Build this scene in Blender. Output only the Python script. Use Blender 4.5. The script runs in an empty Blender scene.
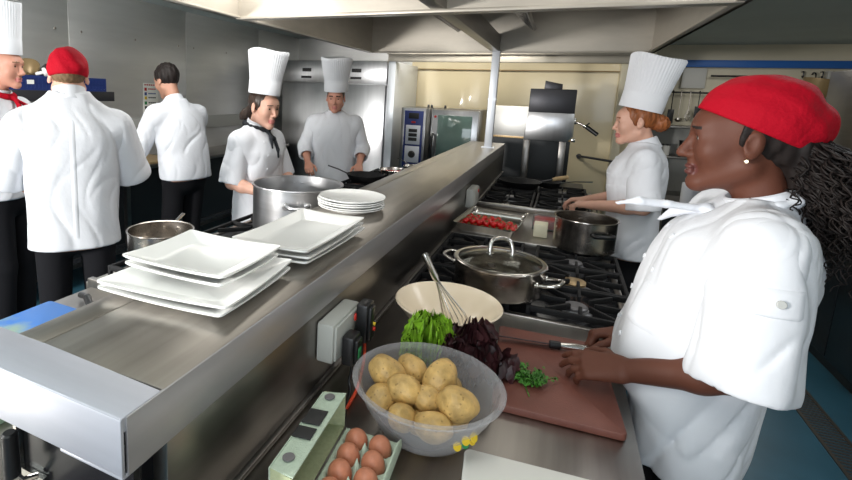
import bpy, bmesh, math, random
import numpy as np
from mathutils import Vector, Matrix
from mathutils.bvhtree import BVHTree
R = math.radians
S = bpy.context.scene
C = S.collection
random.seed(7); RNG = np.random.default_rng(7)

# ------------------------------------------------------------------ camera
CAMROW = [[0.90517, 0.42342, 0.03726], [0.10246, -0.13226, -0.98591], [-0.41253, 0.89622, -0.1631]]
F, PX, PY = 492.62, 330.0, 174.40
cd = bpy.data.cameras.new('camera'); cam = bpy.data.objects.new('camera', cd); C.objects.link(cam)
r, d, f = [Vector(v) for v in CAMROW]
cam.matrix_world = Matrix(((r.x, -d.x, -f.x, 0), (r.y, -d.y, -f.y, 0), (r.z, -d.z, -f.z, 1.62), (0, 0, 0, 1)))
cd.sensor_width = 36; cd.sensor_fit = 'HORIZONTAL'; cd.lens = F / 852 * 36
cd.shift_x = (426 - PX) / 852; cd.shift_y = (PY - 240) / 852
cd.clip_start = .02
S.camera = cam

# ------------------------------------------------------------------ world, lights, exposure
w = bpy.data.worlds.new('world'); S.world = w; w.use_nodes = True
bg = w.node_tree.nodes['Background']; bg.inputs[0].default_value = (.85, .92, 1, 1); bg.inputs[1].default_value = .12
S.view_settings.view_transform = 'Standard'; S.view_settings.look = 'None'
S.view_settings.gamma = 1; S.view_settings.use_curve_mapping = False
S.view_settings.exposure = 0.05
def area(name, loc, target, sx, sy, power, col=(1, 1, 1)):
    l = bpy.data.lights.new(name, 'AREA'); l.shape = 'RECTANGLE'; l.size = sx; l.size_y = sy; l.energy = power; l.color = col
    o = bpy.data.objects.new(name, l); C.objects.link(o); o.location = loc
    o.rotation_euler = (Vector(target) - Vector(loc)).to_track_quat('-Z', 'Y').to_euler()
    return o
area('studio_flash_left', (-2.6, -1.3, 1.55), (-.6, 3.2, 1.9),  .3, .3, 150, (1, .98, .95))
area('daylight_behind', (.2, -1.9, 1.75), (-.2, 3, 1.2), 2.2, 1.3, 46, (.86, .93, 1))
area('ceiling_tube_left', (-2.5, 2.4, 2.36), (-2.9, 2.4, 0), .5, 2.6, 34, (1, .99, .96))
area('ceiling_tube_right', (1.25, 2.2, 2.36), (1.2, 2.2, 0), .4, 1.6, 17, (.95, .98, 1))
area('far_corridor_tube', (1.9, 6.6, 2.36), (1.9, 6.6, 0), .5, 1.0, 12, (1, .98, .93))
for i, (x, y) in enumerate(((-1.15, 1.7), (.02, 1.7), (-1.15, 3.5), (.02, 3.5))): area('hood_lamp', (x, y, 2.395), (x, y, 0), .35, .9, 2.6, (1, .97, .90))
area('added_fill_near', (-.35, .35, 2.39), (-.3, .6, 0), .25, 1.0, 9, (1, .98, .93))  # added unseen fill lamp, brightens plates, end cap and near board from above
area('far_kitchen_tube', (-1.2, 5.5, 2.36), (-.9, 6.2, .6), 1.8, .3, 34, (1, .96, .86))

# ------------------------------------------------------------------ materials
MATS = {}
def mat(name, col, rough=.5, metal=0, noise=0, nscale=(8, 8, 8), bump=0, bscale=60, rvar=0, spec=.5, trans=0, alpha=1, sss=0, coat=0, ior=1.45, aniso=0, detail=4):
    m = bpy.data.materials.new(name); m.use_nodes = True; MATS[name] = m
    nt = m.node_tree; b = nt.nodes['Principled BSDF']
    b.inputs['Base Color'].default_value = (*col, 1); b.inputs['Roughness'].default_value = rough
    b.inputs['Metallic'].default_value = metal; b.inputs['Specular IOR Level'].default_value = spec
    b.inputs['Transmission Weight'].default_value = trans; b.inputs['Alpha'].default_value = alpha
    b.inputs['IOR'].default_value = ior; b.inputs['Coat Weight'].default_value = coat
    if sss:
        b.inputs['Subsurface Weight'].default_value = sss; b.inputs['Subsurface Radius'].default_value = (.02, .008, .005)
        b.inputs['Subsurface Scale'].default_value = .5
    if noise or rvar or bump:
        tc = nt.nodes.new('ShaderNodeTexCoord'); mp = nt.nodes.new('ShaderNodeMapping'); mp.inputs['Scale'].default_value = nscale
        nt.links.new(tc.outputs['Object'], mp.inputs['Vector'])
        nz = nt.nodes.new('ShaderNodeTexNoise'); nz.inputs['Scale'].default_value = 1; nz.inputs['Detail'].default_value = detail
        nt.links.new(mp.outputs['Vector'], nz.inputs['Vector'])
        if noise:
            rp = nt.nodes.new('ShaderNodeValToRGB'); rp.color_ramp.elements[0].position = .3; rp.color_ramp.elements[1].position = .7
            rp.color_ramp.elements[0].color = (*[c * (1 - noise) for c in col], 1)
            rp.color_ramp.elements[1].color = (*[min(1, c * (1 + noise)) for c in col], 1)
            nt.links.new(nz.outputs['Fac'], rp.inputs[0]); nt.links.new(rp.outputs[0], b.inputs['Base Color'])
        if rvar:
            mr = nt.nodes.new('ShaderNodeMapRange'); mr.inputs['To Min'].default_value = max(.02, rough - rvar); mr.inputs['To Max'].default_value = rough + rvar
            nt.links.new(nz.outputs['Fac'], mr.inputs['Value']); nt.links.new(mr.outputs[0], b.inputs['Roughness'])
        if bump:
            n2 = nt.nodes.new('ShaderNodeTexNoise'); n2.inputs['Scale'].default_value = bscale; n2.inputs['Detail'].default_value = 3
            nt.links.new(tc.outputs['Object'], n2.inputs['Vector'])
            bp = nt.nodes.new('ShaderNodeBump'); bp.inputs['Strength'].default_value = bump; bp.inputs['Distance'].default_value = .01
            nt.links.new(n2.outputs['Fac'], bp.inputs['Height']); nt.links.new(bp.outputs[0], b.inputs['Normal'])
    return m
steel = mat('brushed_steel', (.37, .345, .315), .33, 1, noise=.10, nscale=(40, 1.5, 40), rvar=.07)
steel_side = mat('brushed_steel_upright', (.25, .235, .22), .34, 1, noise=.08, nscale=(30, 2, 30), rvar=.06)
steel_wall = mat('steel_cladding', (.66, .655, .645), .42, .72, noise=.05, nscale=(2, 2, 14), rvar=.05)
steel_hood = mat('hood_steel', (.43, .395, .34), .42, .5, noise=.06, nscale=(6, 6, 20), rvar=.05)
steel_fridge = mat('fridge_steel', (.52, .52, .53), .30, 1, noise=.05, nscale=(30, 30, 1.5), rvar=.05)
chrome = mat('polished_steel', (.66, .64, .61), .16, 1, noise=.06, nscale=(20, 20, 3), rvar=.05)
pan_steel = mat('used_pan_steel', (.46, .42, .38), .24, 1, noise=.22, nscale=(12, 12, 25), rvar=.10)
pot_alu = mat('aluminium_pot', (.60, .60, .61), .33, 1, noise=.07, nscale=(4, 4, 60), rvar=.05)
cap_steel_lit = mat('lit_cap_steel', (.45, .47, .53), .42, .55, noise=.05, nscale=(3, 30, 30))  # shelf steel with the end cap's bright bluish reflection put into the colour
rim_steel_lit = mat('rim_steel_lit', (.42, .41, .42), .40, .72, noise=.05, nscale=(30, 3, 30))  # lighter copy of the shelf steel; the rim's reflected brightness is in its colour
pale_steel = mat('pale_post_steel', (.72, .75, .80), .45, .5)
black_iron = mat('cast_iron', (.011, .011, .012), .62, 0, spec=.3, noise=.3, nscale=(30, 30, 30), bump=.3, bscale=200)
black_enamel = mat('black_enamel', (.012, .012, .014), .22)
black_plastic = mat('black_plastic', (.012, .012, .013), .35)
dark_metal = mat('dark_grey_metal', (.055, .055, .062), .38, .6)
burner_alu = mat('burner_aluminium', (.42, .42, .44), .45, .8, noise=.2, nscale=(60, 60, 60))
brass = mat('burner_brass', (.50, .36, .20), .45, .7, noise=.25, nscale=(50, 50, 50))
cap_grey = mat('burner_cap_grey', (.16, .155, .16), .4, .3)
white_china = mat('white_china', (.90, .90, .88), .2, coat=.2)
cream_china = mat('cream_china', (.84, .72, .55), .22)
white_plastic = mat('white_board_plastic', (.86, .85, .80), .45)
grey_plastic = mat('grey_switch_plastic', (.40, .41, .38), .45)
red_plastic = mat('red_plastic', (.55, .03, .02), .35)
red_cable_m = mat('red_cable_rubber', (.62, .06, .02), .45)
board_brown = mat('brown_board_plastic', (.165, .058, .042), .48, noise=.12, nscale=(14, 14, 14), bump=.12, bscale=240)
blue_board_m = mat('blue_board_plastic', (.025, .22, .66), .4)
blue_crate_m = mat('blue_crate_plastic', (.012, .03, .15), .45)
blue_rail_m = mat('blue_painted_rail', (.015, .10, .36), .45)
cloth = mat('white_cotton', (.67, .68, .715), .85, bump=.14, bscale=32, spec=.2)
cloth_b = mat('white_cotton_cool', (.68, .70, .745), .85, bump=.14, bscale=32, spec=.2)
paper_hat = mat('white_paper_hat', (.72, .73, .76), .8, spec=.2)
black_cloth = mat('black_cotton', (.010, .010, .012), .9, spec=.15)
red_cloth = mat('red_cotton', (.37, .001, .012), .8, bump=.25, bscale=90, spec=.2)
dark_kerchief = mat('charcoal_cotton', (.022, .024, .028), .85, spec=.2)
skin_light = mat('light_skin', (.60, .34, .25), .5, sss=.12, bump=.05, bscale=300)
skin_ruddy = mat('ruddy_skin', (.56, .27, .19), .5, sss=.12, bump=.05, bscale=300)
skin_tan = mat('tan_skin', (.42, .22, .15), .5, sss=.1)
skin_dark = mat('dark_brown_skin', (.115, .040, .024), .55, spec=.35, sss=.06, bump=.05, bscale=300)
lip_dark = mat('dark_lips', (.115, .036, .030), .4)
lip_pink = mat('pink_lips', (.45, .16, .14), .45)
brow_m = mat('brow_hair', (.03, .018, .012), .8)
eye_white = mat('eye_white', (.75, .74, .72), .2)
iris_m = mat('eye_iris', (.03, .018, .01), .15)
hair_black = mat('black_hair', (.013, .009, .008), .58, spec=.3, noise=.4, nscale=(90, 90, 12))
hair_dark = mat('dark_brown_hair', (.035, .018, .011), .45, noise=.4, nscale=(90, 90, 12))
hair_red = mat('auburn_hair', (.24, .075, .022), .5, noise=.4, nscale=(80, 80, 20))
hair_mid = mat('light_brown_hair', (.17, .10, .05), .6, noise=.4, nscale=(80, 80, 20))
nail_m = mat('finger_nail', (.42, .24, .2), .35)
gold = mat('gold_earring', (.9, .75, .5), .2, 1)
tomato_m = mat('tomato_skin', (.55, .012, .012), .15, noise=.12, nscale=(20, 20, 20), coat=.4)
stem_m = mat('tomato_stem', (.10, .16, .03), .6)
egg_m = mat('brown_egg_shell', (.48, .185, .105), .42, noise=.12, nscale=(90, 90, 90))
eggbox_m = mat('green_card_pulp', (.44, .53, .42), .85, noise=.06, nscale=(120, 120, 120), bump=.25, bscale=350)
eggbox_in = mat('green_card_inside', (.42, .46, .28), .9, noise=.08, nscale=(120, 120, 120), bump=.25, bscale=350)
lettuce_red = mat('red_lettuce_leaf', (.035, .010, .012), .45, noise=.6, nscale=(30, 30, 30))
lettuce_green = mat('green_lettuce_leaf', (.25, .48, .03), .45, noise=.4, nscale=(60, 60, 60))
parsley_m = mat('parsley_leaf', (.045, .17, .015), .5, noise=.4, nscale=(90, 90, 90))
meat_m = mat('red_meat', (.30, .03, .03), .4, noise=.4, nscale=(40, 60, 90))
butter_m = mat('butter_paper', (.80, .75, .56), .5)
wood_m = mat('pale_wood', (.62, .43, .22), .5, noise=.15, nscale=(60, 8, 8))
clear_m = mat('clear_film', (.9, .9, .9), .08, trans=.9, ior=1.1)
glass_lid = mat('lid_glass', (.86, .90, .88), .03, trans=1, ior=1.12)
oven_glass = mat('oven_door_glass', (.10, .155, .14), .07, 0, noise=.3, nscale=(3, 3, 3), coat=.6)
panel_navy = mat('navy_panel', (.02, .035, .17), .35)
panel_white = mat('white_panel', (.62, .64, .70), .4)
led_red = mat('red_print', (.5, .02, .02), .5); led_green = mat('green_print', (.03, .25, .08), .5)
ink_blue = mat('blue_print', (.03, .06, .25), .5); ink_yel = mat('yellow_print', (.75, .52, .03), .5); ink_blk = mat('black_print', (.02, .02, .02), .6)
copper_m = mat('brownish_vessel', (.28, .20, .10), .4, .3)
navy_box = mat('dark_cabinet', (.012, .014, .016), .32)
drain_m = mat('drain_steel', (.16, .14, .12), .45, .8)
trunk_m = mat('pale_trunking', (.46, .46, .44), .5)

def floor_mat():
    m = mat('blue_vinyl_floor', (.035, .115, .165), .33, 0, noise=.18, nscale=(3, 3, 3), rvar=.06, bump=.04, bscale=220); return m
floor_m = floor_mat()
ceil_m = mat('grey_ceiling_paint', (.44, .50, .49), .7, noise=.04, nscale=(2, 2, 2))
cream_wall = mat('cream_wall_cladding', (.66, .57, .39), .17, noise=.04, nscale=(2, 2, 2), rvar=.03, coat=.2)
cream_dull = mat('cream_wall_paint', (.52, .48, .37), .4, noise=.05, nscale=(2, 2, 2))

def potato_mat():
    m = mat('potato_skin', (.56, .36, .125), .42, noise=.34, nscale=(30, 30, 30), bump=.3, bscale=120)
    nt = m.node_tree; b = nt.nodes['Principled BSDF']
    link = b.inputs['Base Color'].links[0]; src = link.from_socket
    tc = nt.nodes.new('ShaderNodeTexCoord'); v = nt.nodes.new('ShaderNodeTexVoronoi'); v.inputs['Scale'].default_value = 85
    nt.links.new(tc.outputs['Object'], v.inputs['Vector'])
    rp = nt.nodes.new('ShaderNodeValToRGB'); rp.color_ramp.elements[0].position = .10; rp.color_ramp.elements[1].position = .24
    rp.color_ramp.elements[0].color = (.40, .34, .28, 1); rp.color_ramp.elements[1].color = (1, 1, 1, 1)
    nt.links.new(v.outputs['Distance'], rp.inputs[0])
    mx = nt.nodes.new('ShaderNodeMixRGB'); mx.blend_type = 'MULTIPLY'; mx.inputs[0].default_value = .75
    nt.links.new(src, mx.inputs[1]); nt.links.new(rp.outputs[0], mx.inputs[2]); nt.links.new(mx.outputs[0], b.inputs['Base Color'])
    return m
potato_m = potato_mat()
def bowl_mat():
    m = bpy.data.materials.new('translucent_bowl_plastic'); m.use_nodes = True; nt = m.node_tree; nt.nodes.clear()
    out = nt.nodes.new('ShaderNodeOutputMaterial')
    tr = nt.nodes.new('ShaderNodeBsdfTransparent'); tr.inputs[0].default_value = (.93, .94, .96, 1)
    pr = nt.nodes.new('ShaderNodeBsdfPrincipled'); pr.inputs['Base Color'].default_value = (.66, .65, .66, 1); pr.inputs['Roughness'].default_value = .3
    mx = nt.nodes.new('ShaderNodeMixShader')
    lw = nt.nodes.new('ShaderNodeLayerWeight'); lw.inputs[0].default_value = .35
    mr = nt.nodes.new('ShaderNodeMapRange'); mr.inputs['To Min'].default_value = .13; mr.inputs['To Max'].default_value = .42
    nt.links.new(lw.outputs['Facing'], mr.inputs['Value']); nt.links.new(mr.outputs[0], mx.inputs[0])
    nt.links.new(tr.outputs[0], mx.inputs[1]); nt.links.new(pr.outputs[0], mx.inputs[2]); nt.links.new(mx.outputs[0], out.inputs[0])
    return m
bowl_m = bowl_mat()
def blue_stain():
    m = blue_board_m; nt = m.node_tree; b = nt.nodes['Principled BSDF']
    tc = nt.nodes.new('ShaderNodeTexCoord'); nz = nt.nodes.new('ShaderNodeTexNoise'); nz.inputs['Scale'].default_value = 7; nz.inputs['Detail'].default_value = 6
    nt.links.new(tc.outputs['Object'], nz.inputs['Vector'])
    sp = nt.nodes.new('ShaderNodeSeparateXYZ'); nt.links.new(tc.outputs['Object'], sp.inputs[0])
    g = nt.nodes.new('ShaderNodeMapRange'); g.inputs['From Min'].default_value = .14; g.inputs['From Max'].default_value = -.02; g.inputs['To Min'].default_value = -.15; g.inputs['To Max'].default_value = .25
    nt.links.new(sp.outputs['Y'], g.inputs['Value'])
    ad = nt.nodes.new('ShaderNodeMath'); ad.operation = 'ADD'; nt.links.new(nz.outputs['Fac'], ad.inputs[0]); nt.links.new(g.outputs[0], ad.inputs[1])
    rp = nt.nodes.new('ShaderNodeValToRGB'); rp.color_ramp.elements[0].position = .5; rp.color_ramp.elements[1].position = .72
    rp.color_ramp.elements[0].color = (.022, .20, .66, 1); rp.color_ramp.elements[1].color = (.30, .42, .30, 1)
    nt.links.new(ad.outputs[0], rp.inputs[0]); nt.links.new(rp.outputs[0], b.inputs['Base Color'])
blue_stain()

# ------------------------------------------------------------------ object helpers
def tag(o, label=None, cat=None, group=None, kind=None):
    if label: o['label'] = label
    if cat: o['category'] = cat
    if group: o['group'] = group
    if kind: o['kind'] = kind
    return o
def thing(name, label, cat, loc=(0, 0, 0), rz=0, group=None):
    o = bpy.data.objects.new(name, None); C.objects.link(o); o.location = loc; o.rotation_euler = (0, 0, rz)
    o.empty_display_size = .05
    return tag(o, label, cat, group)
def dup(src, loc=None, rot=None, label=None):
    o = src.copy(); C.objects.link(o)
    if loc is not None: o.location = loc
    if rot is not None: o.rotation_euler = rot
    if label: o['label'] = label
    for ch in list(src.children):
        c = ch.copy(); C.objects.link(c); c.parent = o
        for g in list(ch.children):
            e = g.copy(); C.objects.link(e); e.parent = c
    return o
def finish(name, me, mats, parent=None, loc=None, smooth=True):
    for m in (mats if isinstance(mats, (list, tuple)) else [mats]): me.materials.append(m)
    o = bpy.data.objects.new(name, me); C.objects.link(o)
    if parent is not None: o.parent = parent
    if loc is not None: o.location = loc
    if smooth: me.polygons.foreach_set('use_smooth', [True] * len(me.polygons))
    return o
class MB:
    def __init__(s): s.b = bmesh.new()
    def _n(s, n0, mi):
        s.b.faces.ensure_lookup_table()
        for f in s.b.faces[n0:]: f.material_index = mi
    def box(s, lo, hi, bev=0, mi=0, M=None, seg=2):
        t = bmesh.new(); bmesh.ops.create_cube(t, size=1)
        lo, hi = Vector(lo), Vector(hi); c = (lo + hi) / 2; e = hi - lo
        for v in t.verts: v.co = Vector((v.co.x * e.x, v.co.y * e.y, v.co.z * e.z)) + c
        if bev: bmesh.ops.bevel(t, geom=t.edges[:], offset=min(bev, .49 * min(e)), segments=seg, profile=.5, affect='EDGES')
        s.add(t, M, mi); return s
    def add(s, t, M=None, mi=0):
        if M is not None: bmesh.ops.transform(t, matrix=M, verts=t.verts[:])
        mp = {}
        for v in t.verts: mp[v] = s.b.verts.new(v.co)
        for f in t.faces:
            try: g = s.b.faces.new([mp[v] for v in f.verts]); g.material_index = mi if mi >= 0 else f.material_index; g.smooth = True
            except ValueError: pass
        t.free()
    def lathe(s, prof, n=48, mi=0, M=None, close=False):
        t = bmesh.new(); rings = []
        for (rr, z) in prof:
            if rr < 1e-6: rings.append([t.verts.new((0, 0, z))])
            else: rings.append([t.verts.new((rr * math.cos(2 * math.pi * i / n), rr * math.sin(2 * math.pi * i / n), z)) for i in range(n)])
        rr = list(zip(rings, rings[1:] + ([rings[0]] if close else [])))
        if not close: rr = rr[:len(rings) - 1]
        for a, b in rr:
            for i in range(n):
                j = (i + 1) % n
                if len(a) == 1 and len(b) == 1: continue
                if len(a) == 1: t.faces.new((a[0], b[j], b[i]))
                elif len(b) == 1: t.faces.new((a[i], a[j], b[0]))
                else: t.faces.new((a[i], a[j], b[j], b[i]))
        bmesh.ops.recalc_face_normals(t, faces=t.faces[:])
        s.add(t, M, mi); return s
    def cyl(s, a, b, ra, rb=None, n=20, mi=0, bev=0):
        a, b = Vector(a), Vector(b); rb = ra if rb is None else rb; L = (b - a).length
        q = (b - a).to_track_quat('Z', 'Y').to_matrix().to_4x4(); M = Matrix.Translation(a) @ q
        p = [(0, 0), (ra - bev, 0), (ra, bev), (rb, L - bev), (rb - bev, L), (0, L)] if bev else [(0, 0), (ra, 0), (rb, L), (0, L)]
        return s.lathe(p, n, mi, M)
    def tube(s, pts, rad, n=8, mi=0, cap=True, flat=1.0):
        t = bmesh.new(); pts = [Vector(p) for p in pts]; rings = []; nrm = None
        for i, p in enumerate(pts):
            tg = (pts[min(i + 1, len(pts) - 1)] - pts[max(i - 1, 0)]).normalized()
            if nrm is None:
                nrm = tg.orthogonal().normalized() if abs(tg.z) > .9 else tg.cross(Vector((0, 0, 1))).normalized()
            nrm = (nrm - tg * nrm.dot(tg)).normalized(); bn = tg.cross(nrm)
            rr = rad[i] if isinstance(rad, (list, tuple)) else rad
            rings.append([t.verts.new(p + nrm * rr * math.cos(2 * math.pi * k / n) + bn * rr * flat * math.sin(2 * math.pi * k / n)) for k in range(n)])
        for a, b in zip(rings, rings[1:]):
            for k in range(n): t.faces.new((a[k], a[(k + 1) % n], b[(k + 1) % n], b[k]))
        if cap: t.faces.new(rings[0][::-1]); t.faces.new(rings[-1])
        bmesh.ops.recalc_face_normals(t, faces=t.faces[:])
        s.add(t, None, mi); return s
    def quad(s, pts, mi=0):
        vs = [s.b.verts.new(p) for p in pts]; f = s.b.faces.new(vs); f.material_index = mi; return s
    def prism(s, poly, z0, z1, bev=0, mi=0, M=None):
        t = bmesh.new(); a = [t.verts.new((x, y, z0)) for x, y in poly]; b = [t.verts.new((x, y, z1)) for x, y in poly]; n = len(poly)
        t.faces.new(a[::-1]); t.faces.new(b)
        for i in range(n): t.faces.new((a[i], a[(i + 1) % n], b[(i + 1) % n], b[i]))
        bmesh.ops.recalc_face_normals(t, faces=t.faces[:])
        if bev: bmesh.ops.bevel(t, geom=t.edges[:], offset=bev, segments=2, profile=.5, affect='EDGES')
        s.add(t, M, mi); return s
    def build(s, name, mats, parent=None, loc=None, smooth=True, angle=40):
        me = bpy.data.meshes.new(name); s.b.to_mesh(me); s.b.free()
        o = finish(name, me, mats, parent, loc, smooth)
        if smooth and angle: me.set_sharp_from_angle(angle=R(angle))
        return o
def rrect(x0, y0, x1, y1, rad, n=6):
    out = []
    for cx, cy, a0 in ((x1 - rad, y1 - rad, 0), (x0 + rad, y1 - rad, 90), (x0 + rad, y0 + rad, 180), (x1 - rad, y0 + rad, 270)):
        for k in range(n + 1):
            a = R(a0 + 90 * k / n); out.append((cx + rad * math.cos(a), cy + rad * math.sin(a)))
    return out
def catmull(pts, n=8):
    pts = [Vector(p) for p in pts]; P = [pts[0] * 2 - pts[1]] + pts + [pts[-1] * 2 - pts[-2]]; out = []
    for i in range(1, len(P) - 2):
        for k in range(n):
            t = k / n; a, b, c, e = P[i - 1], P[i], P[i + 1], P[i + 2]
            out.append(.5 * ((2 * b) + (c - a) * t + (2 * a - 5 * b + 4 * c - e) * t * t + (3 * b - a - 3 * c + e) * t ** 3))
    out.append(pts[-1]); return out

# ------------------------------------------------------------------ implicit-surface modeller (for bodies, clothes, produce)
class SDF:
    def __init__(s, T=None): s.ops = []; s.T = np.eye(4) if T is None else np.array(T); s.post = []
    def P(s, p): return (s.T @ np.array([*p, 1.0]))[:3]
    def cone(s, a, b, ra, rb, k=.015, sub=False): s.ops.append(('cone', s.P(a), s.P(b), ra, rb, k, sub)); return s
    def chain(s, pts, rad, k=.012):
        for i in range(len(pts) - 1): s.cone(pts[i], pts[i + 1], rad[i], rad[i + 1], k)
        return s
    def ell(s, c, rad, rot=None, k=.015, sub=False):
        Rm = s.T[:3, :3] @ (np.eye(3) if rot is None else np.array(rot)); s.ops.append(('ell', s.P(c), np.array(rad, float), Rm, k, sub)); return s
    def loft(s, rows, k=.02, ex=2.4):
        rows = np.array(rows, float); z = rows[:, 0]; zz = np.linspace(z[0], z[-1], 120)
        # smooth monotone-ish resample
        cols = []
        for c in range(1, rows.shape[1]):
            v = np.interp(zz, z, rows[:, c]); ker = np.ones(9) / 9; vp = np.pad(v, 4, mode='edge'); cols.append(np.convolve(vp, ker, 'valid'))
        s.ops.append(('loft', zz, cols, k, ex, False)); return s
    def plane(s, p, n): s.post.append(('plane', s.P(p), s.T[:3, :3] @ (np.array(n, float) / np.linalg.norm(n)))); return s   # removes the side n points to
    def disp(s, fn): s.ops.append(('disp', fn, True)); return s
    def mesh(s, h, name, mats, parent=None, loc=None, smooth_it=1, matfn=None):
        lo = np.full(3, 1e9); hi = -lo
        for o in s.ops:
            if o[-1]: continue
            if o[0] == 'cone':
                for p, rr in ((o[1], o[3]), (o[2], o[4])): lo = np.minimum(lo, p - rr); hi = np.maximum(hi, p + rr)
            elif o[0] == 'ell': m = o[2].max(); lo = np.minimum(lo, o[1] - m); hi = np.maximum(hi, o[1] + m)
            else:
                zz, (a, b, cx, cy) = o[1], o[2]; lo = np.minimum(lo, [(cx - a).min(), (cy - b).min(), zz[0]]); hi = np.maximum(hi, [(cx + a).max(), (cy + b).max(), zz[-1]])
        pad = .03; lo -= pad; hi += pad; n = np.ceil((hi - lo) / h).astype(int) + 1
        ax = [lo[i] + h * np.arange(n[i]) for i in range(3)]
        G = np.full(n, .2, np.float32)
        for o in s.ops:
            kind = o[0]; sub = o[-1]
            if kind == 'disp':
                X, Y, Z = np.meshgrid(*ax, indexing='ij', sparse=True); G = G + o[1](X, Y, Z).astype(np.float32); continue
            if kind == 'cone':
                m = max(o[3], o[4]) + .05; l = np.minimum(o[1], o[2]) - m; u = np.maximum(o[1], o[2]) + m
            elif kind == 'ell': m = o[2].max() + .05; l = o[1] - m; u = o[1] + m
            else: l = lo; u = hi
            i0 = np.clip(np.floor((l - lo) / h).astype(int), 0, n); i1 = np.clip(np.ceil((u - lo) / h).astype(int) + 1, 0, n)
            if (i1 <= i0).any(): continue
            sl = tuple(slice(a, b) for a, b in zip(i0, i1))
            X, Y, Z = np.meshgrid(*[ax[i][sl[i]] for i in range(3)], indexing='ij', sparse=True)
            if kind == 'cone':
                a, b, ra, rb, k = o[1:6]; ba = b - a; L2 = max(ba @ ba, 1e-9)
                t = np.clip(((X - a[0]) * ba[0] + (Y - a[1]) * ba[1] + (Z - a[2]) * ba[2]) / L2, 0, 1)
                D = np.sqrt((X - a[0] - t * ba[0]) ** 2 + (Y - a[1] - t * ba[1]) ** 2 + (Z - a[2] - t * ba[2]) ** 2) - (ra + (rb - ra) * t)
            elif kind == 'ell':
                c, rad, Rm, k = o[1:5]; q = [X - c[0], Y - c[1], Z - c[2]]
                loc_ = [(Rm[0, i] * q[0] + Rm[1, i] * q[1] + Rm[2, i] * q[2]) / rad[i] for i in range(3)]
                k0 = np.sqrt(sum(v * v for v in loc_)); k1 = np.sqrt(sum((v / rr) ** 2 for v, rr in zip(loc_, rad)))
                D = k0 * (k0 - 1) / np.maximum(k1, 1e-6)
            else:
                zz, cols, k, ex = o[1:5]; zf = ax[2][sl[2]]
                a, b, cx, cy = [np.interp(zf, zz, cc)[None, None, :] for cc in cols]
                q = (np.abs((X - cx) / a) ** ex + np.abs((Y - cy) / b) ** ex) ** (1 / ex)
                D = (q - 1) * np.minimum(a, b)
                D = np.maximum(D, np.maximum(zz[0] - Z, Z - zz[-1]))
            D = D.astype(np.float32); g = G[sl]
            if sub:
                hh = np.clip(.5 - .5 * (D + g) / k, 0, 1); G[sl] = g + (-D - g) * hh + k * hh * (1 - hh)
            else:
                hh = np.clip(.5 + .5 * (g - D) / k, 0, 1); G[sl] = g + (D - g) * hh - k * hh * (1 - hh)
        X, Y, Z = np.meshgrid(*ax, indexing='ij', sparse=True)
        for o in s.post:
            G = np.maximum(G, ((o[1][0] - X) * -o[2][0] + (o[1][1] - Y) * -o[2][1] + (o[1][2] - Z) * -o[2][2]).astype(np.float32))
        V, Q = surface_nets(G, lo, h)
        if smooth_it: V = laplace(V, Q, smooth_it)
        me = bpy.data.meshes.new(name); me.vertices.add(len(V)); me.vertices.foreach_set('co', V.astype(np.float32).ravel())
        me.loops.add(len(Q) * 4); me.loops.foreach_set('vertex_index', Q.astype(np.int32).ravel())
        me.polygons.add(len(Q)); me.polygons.foreach_set('loop_start', np.arange(0, len(Q) * 4, 4, dtype=np.int32))
        if matfn is not None:
            cen = V[Q].mean(1); me.polygons.foreach_set('material_index', matfn(cen).astype(np.int32))
        me.update(calc_edges=True); me.validate()
        return finish(name, me, mats, parent, loc)
def surface_nets(G, lo, h):
    s = G < 0; nx, ny, nz = G.shape
    cnt = np.zeros((nx - 1, ny - 1, nz - 1), np.int8)
    for i in (0, 1):
        for j in (0, 1):
            for k in (0, 1): cnt += s[i:nx - 1 + i, j:ny - 1 + j, k:nz - 1 + k]
    act = (cnt > 0) & (cnt < 8); I = np.argwhere(act); idx = np.full(act.shape, -1, np.int64); idx[act] = np.arange(len(I))
    acc = np.zeros((len(I), 3)); num = np.zeros(len(I))
    cr = [(i, j, k) for i in (0, 1) for j in (0, 1) for k in (0, 1)]
    for a in range(8):
        for b in range(a + 1, 8):
            if sum(abs(cr[a][q] - cr[b][q]) for q in range(3)) != 1: continue
            fa = G[I[:, 0] + cr[a][0], I[:, 1] + cr[a][1], I[:, 2] + cr[a][2]]; fb = G[I[:, 0] + cr[b][0], I[:, 1] + cr[b][1], I[:, 2] + cr[b][2]]
            m = (fa < 0) != (fb < 0); t = np.where(m, fa / np.where(m, fa - fb, 1), 0)[:, None]
            p = np.array(cr[a]) + t * (np.array(cr[b]) - np.array(cr[a])); acc[m] += p[m]; num[m] += 1
    V = lo + h * (I + acc / num[:, None])
    Q = []
    for axis in range(3):
        u, v = [(1, 2), (2, 0), (0, 1)][axis]
        sl0 = [slice(None)] * 3; sl1 = [slice(None)] * 3; sl0[axis] = slice(0, -1); sl1[axis] = slice(1, None)
        for q in (u, v): sl0[q] = slice(1, -1); sl1[q] = slice(1, -1)
        a = s[tuple(sl0)]; b = s[tuple(sl1)]
        for flip, m in ((False, a & ~b), (True, ~a & b)):
            E = np.argwhere(m)
            if not len(E): continue
            E[:, u] += 1; E[:, v] += 1
            def cell(du, dv):
                c = E.copy(); c[:, u] -= du; c[:, v] -= dv; return idx[c[:, 0], c[:, 1], c[:, 2]]
            q = np.stack([cell(1, 1), cell(0, 1), cell(0, 0), cell(1, 0)], 1)
            Q.append(q[:, ::-1] if flip else q)
    Q = np.concatenate(Q); return V, Q
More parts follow.
